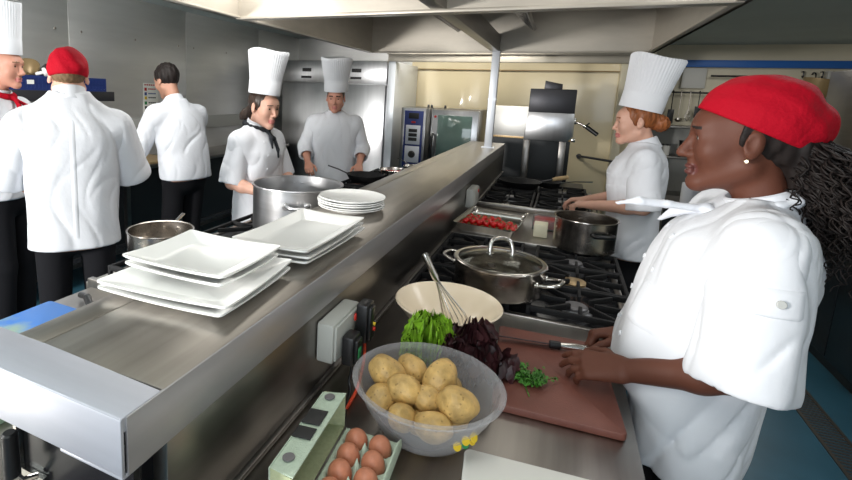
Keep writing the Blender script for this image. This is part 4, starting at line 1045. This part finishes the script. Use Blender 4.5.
# ------------------------------------------------------------------ boards, knife, parsley
o = MB().prism(rrect(-.18, -.17, .18, .17, .014), 0, .016, .003).build('cutting_board', white_plastic, None, (.088, .795, ZW)); o.rotation_euler = (0, 0, R(6)); tag(o, 'white plastic board at the near edge of the steel worktop', 'cutting board')
o = MB().prism(rrect(-.140, -.215, .140, .215, .012), 0, .018, .003).build('cutting_board', board_brown, None, (.046, 1.350, ZW)); o.rotation_euler = (0, 0, R(4)); tag(o, 'brown plastic cutting board under the dark hands of the near cook', 'cutting board')
ZB = ZW + .0185
kn = thing('kitchen_knife', 'long steel knife held over the back of the brown board', 'knife', (.05, 1.476, ZB + .012), R(9))
m = MB(); t = bmesh.new()
pr_ = [(-.008, -.020), (-.215, -.006), (-.235, .006), (-.20, .010), (-.008, .010)]
vs0 = [t.verts.new((x, -.0012 if i < 3 else .0, z)) for i, (x, z) in enumerate(pr_)]; vs1 = [t.verts.new((x, .0012, z)) for x, z in pr_]
t.faces.new(vs0); t.faces.new(vs1[::-1])
for i in range(5): t.faces.new((vs0[i], vs1[i], vs1[(i + 1) % 5], vs0[(i + 1) % 5]))
bmesh.ops.recalc_face_normals(t, faces=t.faces[:]); m.add(t, Matrix.Rotation(R(62), 4, 'X'), 0); m.build('blade', dark_metal, kn)
MB().cyl((-.014, 0, 0), (.016, 0, 0), .0115, n=16, bev=.002).build('bolster', black_plastic, kn)
MB().tube([(.014, 0, 0), (.05, 0, .002), (.10, 0, .002), (.128, 0, 0)], [.0085, .0105, .0095, .0085], n=14).build('handle', chrome, kn)
m = MB(); g = random.Random(5)
for k in range(34):
    a = g.uniform(-.35, 2.9); L = g.uniform(.03, .075); p0 = Vector((.0, -.035, .004)); p1 = p0 + Vector((math.cos(a) * L * .9, abs(math.sin(a)) * L + .012, g.uniform(.0, .012))); mid = (p0 + p1) / 2 + Vector((0, 0, .006))
    m.tube([p0, mid, p1], [.0010, .0008, .0006], n=4)
    for q in range(6):
        c = p0.lerp(p1, g.uniform(.45, 1.1)) + Vector((g.uniform(-.012, .012), g.uniform(-.012, .012), g.uniform(.001, .010))); s_ = g.uniform(.004, .0085); an = g.uniform(0, 6.28); t = bmesh.new()
        vv = [t.verts.new((s_ * r_ * math.cos(b + an), s_ * r_ * math.sin(b + an), s_ * .5 * math.sin(3 * b + k))) for b, r_ in [(i * math.pi / 5, 1 if i % 2 else .5) for i in range(10)]]
        t.faces.new(vv); m.add(t, Matrix.Translation(c) @ Matrix.Rotation(g.uniform(-.7, .7), 4, 'X') @ Matrix.Rotation(g.uniform(-.7, .7), 4, 'Y'), 0)
m.tube([(0, -.035, .004), (.012, -.075, .003)], [.0016, .0012], n=5)
tag(m.build('parsley_sprig', parsley_m, None, (-.012, 1.262, ZB), angle=0), 'green parsley sprig lying on the brown cutting board', 'herb')

# ------------------------------------------------------------------ cream bowl, whisk, lettuces
m = MB().lathe([(0, 0), (.062, 0), (.066, .006), (.070, .012), (.120, .050), (.150, .088), (.158, .096), (.161, .101), (.158, .104), (.153, .101), (.143, .088), (.112, .052), (.062, .018), (0, .014)], 72)
o = m.build('mixing_bowl', cream_china, None, (-.256, 1.458, ZW), angle=60); tag(o, 'cream coloured mixing bowl with a whisk in it', 'bowl')
wh = thing('balloon_whisk', 'steel balloon whisk leaning in the cream bowl', 'whisk', (-.205, 1.420, ZW + .034))
ax = (Vector((-.318, 1.400, 1.145)) - Vector((-.205, 1.420, ZW + .034))).normalized(); Mw = ax.to_track_quat('Z', 'Y').to_matrix().to_4x4(); Lw = .255
MB().lathe([(0, .165), (.008, .165), (.0105, .18), (.0095, .215), (.0105, .245), (.009, .256), (0, .258)], 20, 0, Mw).build('handle', chrome, wh)
m = MB()
for k in range(7):
    a = k * math.pi / 7; c_, s_ = math.cos(a), math.sin(a)
    P_ = [(.004, .17), (.012, .13), (.027, .075), (.034, .035), (.024, .006), (0, -.004), (-.024, .006), (-.034, .035), (-.027, .075), (-.012, .13), (-.004, .17)]
    m.tube([Mw @ Vector((p * c_, p * s_, z)) for p, z in [(v.x, v.y) for v in catmull([(a1, b1, 0) for a1, b1 in P_], 4)]], .0011, n=5)
m.build('wires', chrome, wh)
def leafy(name, label, loc, n, size, mats, seed, up=.6, ruffle=.16, cat='lettuce', spread=1.0, freq=9, squash=1.0):
    g = random.Random(seed); m = MB()
    for k in range(n):
        az = 2 * math.pi * k / n * 2.4 + g.uniform(-.2, .2); el = g.uniform(.1, 1.25) * up; L = size * g.uniform(.7, 1.1); W = L * g.uniform(.55, .8); ph = g.uniform(0, 6); t = bmesh.new(); NU, NV = 12, 22; G_ = {}
        for i in range(NU + 1):
            u = i / NU
            for j in range(NV + 1):
                v = j / NV * 2 - 1; wv = W * (math.sin(math.pi * min(1, .15 + u * .72)) ** .8); edge = max(abs(v), u) ** 3
                x = u * L * (1 - .12 * v * v) + edge * ruffle * L * .4 * math.sin(freq * 1.3 * v + ph)
                y = v * wv * .62; z = edge * ruffle * L * math.sin(freq * (v * 1.5 + u * .6) + ph) + .30 * L * math.sin(u * 1.5) * (1 if g else 1) - .25 * L * u * u + .18 * W * v * v
                G_[i, j] = t.verts.new((x, y, z))
        for i in range(NU):
            for j in range(NV): t.faces.new((G_[i, j], G_[i + 1, j], G_[i + 1, j + 1], G_[i, j + 1]))
        M = Matrix.Rotation(az, 4, 'Z') @ Matrix.Translation((.012 * spread, 0, 0)) @ Matrix.Rotation(-el, 4, 'Y')
        m.add(t, M, 0)
    zmin = min(v.co.z for v in m.b.verts)
    for v in m.b.verts: v.co.z = (v.co.z - zmin) * squash
    o = m.build(name, mats, None, loc, angle=0); return tag(o, label, cat)
leafy('red_lettuce', 'dark red loose leaf lettuce between the potato bowl and the cream bowl', (-.150, 1.246, ZW), 34, .102, lettuce_red, 3, 1.15, .26, freq=9, squash=1.2)
gl = leafy('green_lettuce', 'bright green curly lettuce behind the left rim of the potato bowl', (-.258, 1.240, ZW), 200, .040, lettuce_green, 9, 1.25, .5, freq=15, squash=2.3, spread=2.4)

# ------------------------------------------------------------------ lidded pan, stockpot, tray of tomatoes, far pans
ZG = .9305
def strap(m, p, up, rad, n=10): m.tube(catmull(p, 8), rad, n=n)
cx, cy = -.150, 1.835
cp = thing('casserole_pan', 'wide stained steel casserole under a glass lid on the near range', 'pan', (cx, cy, ZG))
MB().lathe([(0, 0), (.140, 0), (.150, .006), (.153, .014), (.156, .100), (.1605, .104), (.1605, .107), (.154, .106), (.150, .016), (.140, .008), (0, .007)], 72).build('pan_body', pan_steel, cp)
for a, nm in ((R(158), 'left'), (R(-18), 'right')):
    M = Matrix.Rotation(a, 4, 'Z'); m = MB()
    m.tube([M @ Vector(p) for p in catmull([(.153, -.045, .070), (.185, -.045, .076), (.215, -.032, .082), (.222, 0, .084), (.215, .032, .082), (.185, .045, .076), (.153, .045, .070)], 6)], .0068, n=10)
    for y in (-.045, .045): m.cyl(M @ Vector((.150, y, .070)), M @ Vector((.160, y, .071)), .012, n=14, bev=.002)
    m.build('handle', chrome, cp)
gl_ = thing('glass_lid', 'domed glass lid with a steel rim on the stained casserole', 'lid', (cx, cy, ZG + .1055))
MB().lathe([(0, .0335), (.06, .030), (.11, .021), (.148, .006), (.148, .003), (.11, .018), (.06, .027), (0, .0305)], 72).build('glass', glass_lid, gl_)
MB().lathe([(.146, .002), (.161, .0015), (.163, .006), (.158, .009), (.146, .0075)], 72, close=True).build('rim', chrome, gl_)
hm = MB()
hm.tube(catmull([(-.040, -.012, .028), (-.040, -.008, .050), (-.030, 0, .078), (0, .004, .088), (.030, 0, .078), (.040, -.008, .050), (.040, -.012, .028)], 8), [.0075] * 48 + [.0075], n=12)
for x in (-.040, .040): hm.cyl((x, -.012, .026), (x, -.012, .034), .013, n=14)
MB.build(hm, 'lid_handle', chrome, gl_)
for o in gl_.children:
    if o.name.startswith('lid_handle'): o.rotation_euler = (0, 0, R(22))
sp_ = thing('stock_pot', 'tall steel stockpot with black handles in front of the red haired cook', 'pot', (.158, 2.590, ZG))
MB().lathe([(0, 0), (.128, 0), (.134, .006), (.1345, .145), (.140, .149), (.1395, .152), (.132, .150), (.1305, .010), (0, .006)], 72).build('pot_body', pan_steel, sp_)
for a in (R(-62), R(118)):
    M = Matrix.Rotation(a, 4, 'Z')
    MB().tube([M @ Vector(p) for p in catmull([(.134, -.042, .098), (.160, -.040, .100), (.172, 0, .102), (.160, .040, .100), (.134, .042, .098)], 6)], .0095, n=10).build('handle', black_plastic, sp_)
ty = thing('tomato_tray', 'steel tray of cherry tomatoes on the infill bench by the riser', 'tray', (-.285, 2.79, .9305), R(-4))
m = MB(); hx, hy, hz = .155, .235, .045
t = bmesh.new(); prof = [(.0, .86), (.004, .86), (hz - .004, .97), (hz, 1.0), (hz + .002, 1.03), (hz, 1.03), (hz - .003, .985), (.006, .875)]
rings = []
for z, s_ in prof: rings.append([t.verts.new((x * s_, y * (1 - (1 - s_) * hx / hy), z)) for x, y in rrect(-hx, -hy, hx, hy, .02)])
for a, b in zip(rings, rings[1:]):
    for i in range(len(a)): t.faces.new((a[i], a[(i + 1) % len(a)], b[(i + 1) % len(a)], b[i]))
t.faces.new(rings[-1]); t.faces.new(rings[0][::-1]); bmesh.ops.recalc_face_normals(t, faces=t.faces[:]); m.add(t, None, 0)
m.build('tray_body', chrome, ty)
tb = MB().lathe([(0, -.0150)] + [(.0168 * math.sin(math.pi * k / 14), -.0158 * math.cos(math.pi * k / 14)) for k in range(1, 13)] + [(.004, .0140), (0, .0130)], 24)
tom = thing('cherry_tomato', 'x', 'tomato'); tb.build('fruit', tomato_m, tom, angle=0)
m = MB()
for k in range(5):
    a = k * 1.257; m.tube([(0, 0, .0135), (.006 * math.cos(a), .006 * math.sin(a), .0165), (.012 * math.cos(a), .012 * math.sin(a), .0140)], [.0013, .0014, .0004], n=4)
m.tube([(0, 0, .013), (.002, .001, .023)], .0011, n=4); m.build('calyx', stem_m, tom, angle=0)
g = random.Random(11); placed = []
ordn = ['first', 'second', 'third', 'fourth', 'fifth', 'sixth', 'seventh', 'eighth']
rown = ['front', 'second', 'third', 'fourth', 'fifth', 'back']
for iy in range(6):
    for ix in range(8):
        x = -.122 + ix * .0350 + (iy % 2) * .008 + g.uniform(-.0015, .0015); y = -.195 + iy * .0365 + g.uniform(-.0015, .0015)
        if x > .128: continue
        lay = 1 if (iy in (1, 2, 3) and ix < 5) else 0
        q = Matrix.Rotation(R(-4), 4, 'Z') @ Vector((x, y, .0235)); placed.append((q, rown[iy] + ' row, ' + ordn[ix] + ' from the left'))
for iy in range(4):
    for ix in range(6):
        x = -.104 + ix * .0350 + (iy % 2) * .006; y = -.176 + iy * .0365
        if ix > 4 and iy > 1: continue
        q = Matrix.Rotation(R(-4), 4, 'Z') @ Vector((x, y, .0235 + .0265)); placed.append((q, 'top layer, ' + rown[iy] + ' row, ' + ordn[ix] + ' from the left'))
for i, (q, lab) in enumerate(placed):
    o = tom if i == 0 else dup(tom); o.location = Vector((-.285, 2.79, .9305)) + q; o.rotation_euler = (g.uniform(-.7, .7), g.uniform(-.7, .7), g.uniform(0, 6))
    tag(o, 'red cherry tomato in the steel tray, ' + lab, 'tomato', 'cherry tomatoes in the tray')
mt = thing('meat_tub', 'clear tub of sliced red meat beside the stockpot', 'tub', (-.022, 2.90, .9305))
MB().box((-.055, -.065, .004), (.055, .065, .052), .012).build('meat', meat_m, mt)
m = MB().box((-.060, -.07, 0), (.060, .07, .003)).box((-.060, -.07, 0), (-.058, .07, .06)).box((.058, -.07, 0), (.060, .07, .06)).box((-.06, -.07, 0), (.06, -.068, .06)).box((-.06, .068, 0), (.06, .07, .06)); m.build('tub_wall', clear_m, mt)
tag(MB().box((-.033, -.045, 0), (.033, .045, .066), .004).build('butter_block', butter_m, None, (-.036, 2.715, .9305)), 'pale block of butter standing between the tomato tray and the stockpot', 'butter')
fp = thing('frying_pan', 'black frying pan with a pale wooden handle on the far range', 'pan', (-.245, 4.20, .9305))
MB().lathe([(0, 0), (.115, 0), (.125, .006), (.160, .048), (.163, .052), (.158, .052), (.120, .009), (0, .006)], 56).build('pan_body', black_iron, fp)
MB().tube([(.135, .05, .042), (.20, .075, .062), (.24, .09, .072)], [.008, .008, .009], n=10, flat=.6).build('handle_shank', dark_metal, fp)
MB().tube([(.235, .088, .071), (.28, .105, .082), (.345, .128, .095)], [.013, .017, .015], n=12).build('wooden_handle', wood_m, fp)
sp2 = thing('saute_pan', 'dark pan with a long steel handle beside the wooden handled frying pan', 'pan', (-.045, 4.38, .9305))
MB().lathe([(0, 0), (.08, 0), (.088, .005), (.105, .04), (.102, .041), (.084, .008), (0, .005)], 48).build('pan_body', black_iron, sp2)
MB().tube([(.098, .02, .034), (.20, .05, .05), (.33, .09, .056)], [.007, .008, .009], n=10, flat=.6).build('handle', chrome, sp2)

# pots on the left line
bp_ = thing('stock_pot', 'big wide aluminium pot on the left range beside the round plates', 'pot', (-1.130, 2.085, .9405))
MB().lathe([(0, 0), (.208, 0), (.216, .008), (.2165, .232), (.224, .236), (.2235, .241), (.213, .239), (.2115, .012), (0, .007)], 80).build('pot_body', pot_alu, bp_)
for a in (R(-62), R(118)):
    M = Matrix.Rotation(a, 4, 'Z'); m = MB()
    m.tube([M @ Vector(p) for p in catmull([(.216, -.05, .170), (.236, -.05, .176), (.262, -.03, .172), (.268, 0, .170), (.262, .03, .172), (.236, .05, .176), (.216, .05, .170)], 6)], .0075, n=10)
    for y in (-.05, .05): m.cyl(M @ Vector((.212, y, .170)), M @ Vector((.222, y, .170)), .018, n=16, bev=.003)
    m.build('handle', pot_alu, bp_)
    M2 = Matrix.Rotation(a, 4, 'Z'); m = MB()
    for y in (-.02, .02): m.cyl(M2 @ Vector((.206, y, .200)), M2 @ Vector((.2125, y, .200)), .006, n=10)
    m.build('rivet', pot_alu, bp_)
sm = thing('saute_pan', 'shiny low steel pan on the left range behind the square plates', 'pan', (-1.478, 1.528, .9405))
MB().lathe([(0, 0), (.126, 0), (.132, .006), (.1325, .082), (.137, .086), (.1365, .089), (.130, .087), (.1285, .010), (0, .006)], 64).build('pan_body', pan_steel, sm)
m = MB()
for a in (100, 128, 20):
    M2 = Matrix.Rotation(R(a), 4, 'Z'); m.cyl(M2 @ Vector((.131, 0, .058)), M2 @ Vector((.124, 0, .058)), .006, n=10)
m.build('rivet', chrome, sm)
M2 = Matrix.Rotation(R(114), 4, 'Z'); MB().tube([M2 @ Vector(p) for p in [(.130, 0, .058), (.20, 0, .07), (.30, 0, .078)]], [.008, .009, .010], n=10, flat=.6).build('handle', chrome, sm)
bp2 = thing('frying_pan', 'black frying pan with its handle raised, in front of the cook by the fridge', 'pan', (-1.36, 3.62, .9405))
MB().lathe([(0, 0), (.11, 0), (.12, .006), (.150, .055), (.147, .056), (.115, .009), (0, .006)], 48).build('pan_body', black_iron, bp2)
MB().tube([(-.12, -.04, .048), (-.20, -.075, .085), (-.28, -.10, .11)], [.008, .009, .009], n=10, flat=.6).build('handle', dark_metal, bp2)
bp3 = thing('saute_pan', 'steel pan with red food on the far left range, beyond the black frying pan', 'pan', (-1.24, 4.02, .9405))
MB().lathe([(0, 0), (.125, 0), (.132, .006), (.136, .055), (.132, .056), (.127, .009), (0, .006)], 48).build('pan_body', chrome, bp3)
MB().tube([(.10, .07, .05), (.17, .16, .07), (.22, .24, .08)], [.007, .008, .008], n=10, flat=.6).build('handle', chrome, bp3)
m = MB()
for k in range(26):
    a = k * 2.4; rr = .022 * math.sqrt(k); m.box((rr * math.cos(a) - .012, rr * math.sin(a) - .012, .010), (rr * math.cos(a) + .012, rr * math.sin(a) + .012, .032), .006, M=None)
fo = m.build('chopped_food', tomato_m, None, (-1.24, 4.02, .9405)); tag(fo, 'chopped red food in the far steel pan on the left range', 'food', kind='stuff')
bp4 = thing('saute_pan', 'shallow steel pan at the far end of the left range near the oven', 'pan', (-1.16, 4.38, .9405))
MB().lathe([(0, 0), (.10, 0), (.106, .005), (.11, .05), (.106, .051), (.102, .008), (0, .005)], 48).build('pan_body', chrome, bp4)
MB().tube([(-.08, .07, .045), (-.15, .12, .07), (-.22, .17, .08)], [.007, .008, .008], n=10, flat=.6).build('handle', black_plastic, bp4)

# ------------------------------------------------------------------ the seven people
def arm(e, w_, d, n, curl=25, **k): return dict(e=e, w=w_, d=d, n=n, curl=curl, **k)
# 1. the near cook: red cap, dark skin, long curly hair, profile to the left
NR = [(.74, .190, .120, 0, .035), (.885, .195, .130, 0, .030), (.95, .195, .160, 0, .052), (1.03, .195, .160, 0, .052), (1.14, .198, .160, 0, .022), (1.25, .200, .156, 0, 0), (1.32, .185, .142, 0, -.008), (1.365, .130, .100, 0, -.022), (1.395, .085, .075, 0, -.040), (1.415, .066, .064, 0, -.048)]
b1, j1, T1 = make_person('woman in red cap and white jacket with long dark curly hair, nearest on the right', (.395, 1.43, 0), R(88), NR, (.175, -.020, 1.345), (0, .012, 1.545),
    [arm((-.215, -.005, 1.075), (-.150, .190, .995), (.22, .95, -.22), (-.55, .25, .8), 14, sleeve=1.0), arm((.20, .0, 1.09), (.105, .165, .985), (-.12, .95, -.22), (.35, .2, .9), 62)],
    skin_dark, lip_dark, hair_black, 1.0, (.084, .098), hb=.0036, hj=.006, fem=True, yaw=-4, pitch=-3, seed=6, fold=.005, nose=1.1, hip=(.085, .88), foot_y=-.01)
s = SDF(T1); s.ell((0, -.016, .045), (.088, .110, .106), k=.03); s.cone((0, -.075, .060), (0, -.105, .040), .062, .045, k=.05); s.ell((0, -.136, .052), (.022, .022, .026), k=.015); s.ell((.0, -.140, .020), (.016, .014, .024), k=.015)
s.plane((0, .088, .078), (0, .50, -1)); s.disp(lambda X, Y, Z: .0018 * np.sin(90 * X + 60 * Z) * np.sin(70 * Y - 40 * Z))
s.mesh(.004, 'cap', red_cloth, b1)
s = SDF(T1); hair_cap(s, T1, .004, (0, .018, .0), (0, 1, .22), -.085); s.cone((0, -.095, -.02), (0, -.135, -.08), .050, .045, k=.04); s.ell((0, -.145, -.14), (.085, .055, .10), k=.04); s.ell((0, -.15, -.21), (.06, .04, .06), k=.04)
s.disp(strands(1, 0, .003, 240)); h1 = s.mesh(.005, 'hair', hair_black, b1)
m = MB(); g = random.Random(4); TM = Matrix(T1.tolist())
for k in range(420):
    a = g.uniform(0, 6.28); u = g.random(); p0 = Vector((.045 * math.cos(a), -.115 + .03 * math.sin(a), -.03 + g.uniform(-.06, .04)))
    L = g.uniform(.12, .25); side = .075 * math.cos(a) + g.uniform(-.03, .03); back = -.055 + .05 * math.sin(a) + g.uniform(-.03, .02)
    p1 = p0 + Vector((side * .5, back * .5 - .01, -L * .30)); p2 = p0 + Vector((side * .9, back * .9, -L * .7)); p3 = p0 + Vector((side * .95, back * .75, -L))
    c = catmull([p0, p1, p2, p3], 11); f1 = g.uniform(.75, 1.3); ph = g.uniform(0, 6); am = g.uniform(.005, .010)
    pts = [TM @ (q + Vector((am * math.cos(ph + i * f1), am * math.sin(ph + i * f1), am * .5 * math.sin(ph * 2 + i * f1))) * min(1, i / 6)) for i, q in enumerate(c)]
    m.tube(pts, [.0030 * (1 - .55 * i / len(pts)) for i in range(len(pts))], n=4)
m.build('curls', hair_black, h1, angle=0)
hn1 = np.array((0, -.022, 1.41))
k1 = kerchief(b1, T1, (0, -.036, 1.392), cloth_b, [[(-.03, .14, 1.385), (-.045, .20, 1.388), (-.05, .245, 1.378)], [(.035, .11, 1.36), (.055, .14, 1.33)]], r=.074, thick=.012, dip=.034)
m = MB(); m.cyl(TM @ Vector((-.080, .002, -.038)), TM @ Vector((-.088, .002, -.038)), .0045, n=12, bev=.001); m.build('earring', gold, b1)
patch(j1, (-.15, .5, 1.20), (.095, 0, 0), (0, 0, -.105), (0, -1, 0), cloth, 'breast_pocket', j1, off=.004)
patch(j1, (-.5, -.065, 1.285), (0, .085, 0), (0, 0, -.055), (1, 0, 0), cloth, 'sleeve_pocket', j1, off=.004)
sl1 = [c for c in j1.children if c.name.startswith('sleeve')][0]
bv = BVHTree.FromPolygons([v.co for v in sl1.data.vertices], [p.vertices for p in sl1.data.polygons]); h = bv.ray_cast(Vector((-.5, -.025, 1.258)), Vector((1, 0, 0)))
if h[0] is not None: MB().cyl(h[0] + h[1] * .003, h[0] + h[1] * .009, .008, n=14, bev=.001).build('press_stud', trunk_m, j1)

# 2. red haired cook further along on the right
b2, j2, T2 = make_person('red haired woman in tall white hat and white jacket, in profile at the far range', (.430, 3.25, 0), R(86), [(z, a * 1.1, b * 1.16, c, d) for z, a, b, c, d in WOMAN], (.175, -.012, 1.325), (0, .045, 1.52),
    [arm((-.205, -.03, 1.075), (-.135, .205, 1.045), (.30, .95, -.10), (-.1, .1, 1), 30, sleeve=.98), arm((.20, .02, 1.08), (.10, .24, 1.03), (-.1, 1, -.1), (.1, .1, 1), 30, sleeve=.98)],
    skin_light, lip_pink, hair_red, .98, (.072, .088), hb=.005, hj=.0075, fem=True, yaw=6, pitch=-6, seed=7, nose=.8, hip=(.085, .88))
toque(b2, T2, .087, .108, .085, .285, 1.26, .070, 17, -.018)
s = SDF(T2); hair_cap(s, T2, .005, (0, .040, .03), (0, 1, -.25), -.07); s.ell((.0, -.118, -.012), (.052, .044, .046), k=.02); s.disp(strands(2, 0, .004, 200)); s.mesh(.0055, 'hair', hair_red, b2)
patch(j2, (-.15, .5, 1.17), (.09, 0, 0), (0, 0, -.10), (0, -1, 0), cloth, 'breast_pocket', j2)

# 3. girl in toque and charcoal neckerchief behind the big pot
b3, j3, T3 = make_person('young woman in tall white hat and charcoal neckerchief behind the big pot', (-1.715, 2.625, 0), R(-98), WOMAN, (.165, -.012, 1.315), (0, .040, 1.515),
    [arm((-.225, .03, 1.07), (-.13, .20, 1.03), (.3, .9, -.2), (-.2, .2, 1), 30), arm((.215, -.02, 1.06), (.165, .20, 1.02), (-.3, .9, -.1), (.2, .2, 1), 30)],
    skin_light, lip_pink, brow_m, .95, (.070, .082), hb=.005, hj=.0075, fem=True, yaw=-6, pitch=-10, seed=9, nose=.8, hip=(.085, .88))
toque(b3, T3, .088, .106, .080, .255, 1.30, .080, 6, -.012, roll=-4)
s = SDF(T3); hair_cap(s, T3, .005, (0, .042, .03), (0, 1, -.3), -.075); s.chain([(0, -.09, -.03), (.02, -.125, -.08), (.03, -.13, -.15), (.03, -.12, -.20)], [.04, .038, .03, .012], k=.02); s.disp(strands(3, 0, .003, 220)); s.mesh(.0055, 'hair', hair_dark, b3)
kerchief(b3, T3, (0, -.014, 1.388), dark_kerchief, [[(-.018, .115, 1.33), (-.028, .135, 1.26), (-.03, .142, 1.21)], [(.015, .12, 1.33), (.022, .135, 1.27)]], r=.073, thick=.016)

# 4. cook in front of the fridge
b4, j4, T4 = make_person('cook in tall white hat facing the camera in front of the fridge', (-1.86, 4.10, 0), R(206), [(z, a, b_, cx_, cy_) for z, a, b_, cx_, cy_ in [(.80, .215, .13, 0, 0), (.94, .21, .13, 0, 0), (1.08, .205, .13, 0, 0), (1.20, .21, .135, 0, 0), (1.31, .205, .128, 0, -.005), (1.385, .165, .10, 0, -.012), (1.43, .09, .075, 0, -.015), (1.455, .066, .064, 0, -.015)]], (.195, -.015, 1.365), (0, .045, 1.575),
    [arm((-.265, .02, 1.13), (-.225, .20, 1.0), (.1, .9, -.4), (-.3, .3, .9), 35, sleeve=1.45), arm((.265, .02, 1.13), (.225, .20, 1.0), (-.1, .9, -.4), (.3, .3, .9), 35, sleeve=1.45)],
    skin_ruddy, lip_pink, brow_m, 1.45, (.074, .066), hb=.0055, hj=.0085, yaw=-8, pitch=-10, seed=12)
toque(b4, T4, .105, .115, .085, .285, 1.34, .060, 4, -.012)
s = SDF(T4); hair_cap(s, T4, .004, (0, .040, .04), (0, 1, -.3), -.045); s.disp(strands(4, 0, .002)); s.mesh(.006, 'hair', hair_dark, b4)

# 5. red capped cook seen from behind
RB = [(.84, .205, .130, 0, 0), (.95, .203, .132, 0, 0), (1.08, .20, .132, 0, 0), (1.25, .213, .140, 0, 0), (1.38, .215, .138, 0, -.008), (1.455, .180, .112, 0, -.016), (1.52, .112, .090, 0, -.012), (1.578, .074, .072, 0, -.006)]
b5, j5, T5 = make_person('man in red cap and white jacket seen from behind at the left', (-2.075, 1.585, 0), R(54), RB, (.205, -.018, 1.43), (0, .030, 1.648),
    [arm((-.280, .06, 1.17), (-.19, .27, 1.09), (.5, .85, -.1), (-.2, .2, 1), 30), arm((.270, .06, 1.17), (.19, .27, 1.09), (-.5, .85, -.1), (.2, .2, 1), 30)],
    skin_light, lip_pink, hair_mid, .97, (.082, .098), hb=.0055, hj=.0075, pitch=-6, seed=15, fold=.0032, hip=(.095, .93), buttons=True)
s = SDF(T5); s.ell((0, -.016, .036), (.087, .107, .100), k=.03); s.ell((.03, -.10, .035), (.03, .02, .022), k=.02); s.plane((0, 0, -.004), (0, -.05, -1)); s.disp(lambda X, Y, Z: .002 * np.sin(90 * X + 60 * Z) * np.sin(70 * Y - 40 * Z)); s.mesh(.005, 'cap', red_cloth, b5)
s = SDF(T5); hair_cap(s, T5, .004, (0, .0, .0), (0, 1, .1), -.065); s.disp(strands(5, 0, .002)); s.mesh(.006, 'hair', hair_mid, b5)
m = MB()
patch(j5, (-.012, -.5, 1.46), (.024, 0, 0), (0, 0, -.55), (0, 1, 0), cloth, 'back_seam', j5, 4, 40, .0025)

# 6. left chef with toque and red neckerchief, cut by the frame
b6, j6, T6 = make_person('chef in tall white hat and red neckerchief at the left edge', (-3.02, 1.85, 0), R(-66), [(z + .055, a, b_, cx_, cy_) for z, a, b_, cx_, cy_ in [(.86, .20, .135, 0, 0), (.95, .20, .14, 0, 0), (1.08, .20, .145, 0, .005), (1.22, .208, .145, 0, .005), (1.34, .208, .138, 0, -.005), (1.42, .17, .108, 0, -.014), (1.47, .10, .08, 0, -.016), (1.50, .07, .068, 0, -.016)]], (.20, -.018, 1.455), (0, .035, 1.700),
    [arm((-.26, .05, 1.14), (-.17, .26, 1.02), (.3, .9, -.3), (-.2, .2, 1), 30), arm((.26, .02, 1.13), (.19, .24, 1.02), (-.3, .9, -.3), (.2, .2, 1), 30)],
    skin_ruddy, lip_pink, hair_mid, .98, (.080, .094), hb=.0055, hj=.008, pitch=-4, seed=18, hip=(.095, .92), nose=1.2)
toque(b6, T6, .088, .106, .085, .290, 1.10, .070, 3, -.012)
s = SDF(T6); hair_cap(s, T6, .004, (0, .005, .0), (0, 1, .1), -.06); s.disp(strands(6, 0, .002)); s.mesh(.006, 'hair', hair_mid, b6)
kerchief(b6, T6, (0, -.016, 1.535), red_cloth, [[(-.03, .135, 1.475), (-.05, .20, 1.46)], [(.03, .13, 1.475), (.05, .15, 1.425)]], r=.078, thick=.018)

# 7. dark haired cook bending over the wall bench
BB = [(.93, .21, .135, 0, -.05), (1.02, .21, .14, 0, -.04), (1.14, .205, .14, 0, -.02), (1.27, .213, .14, 0, .01), (1.38, .213, .134, 0, .035), (1.455, .175, .11, 0, .05), (1.50, .10, .085, 0, .065), (1.53, .07, .07, 0, .075)]
b7, j7, T7 = make_person('dark haired man without hat in white coat at the wall bench', (-2.60, 2.92, 0), R(80), BB, (.20, .045, 1.425), (0, .165, 1.665),
    [arm((-.275, .14, 1.16), (-.20, .34, 1.045), (.1, .9, -.3), (-.2, .3, 1), 30, sleeve=1.6), arm((.265, .14, 1.16), (.18, .34, 1.045), (-.1, .9, -.3), (.2, .3, 1), 30, sleeve=1.6)],
    skin_tan, lip_pink, brow_m, 1.6, (.080, .066), jm=cloth_b, hb=.0055, hj=.008, pitch=-22, seed=21, hip=(.095, .94))
s = SDF(T7); hair_cap(s, T7, .012, (0, .060, .045), (0, 1, -.75), -.05); s.disp(strands(7, 0, .004, 170)); s.mesh(.006, 'hair', hair_black, b7)
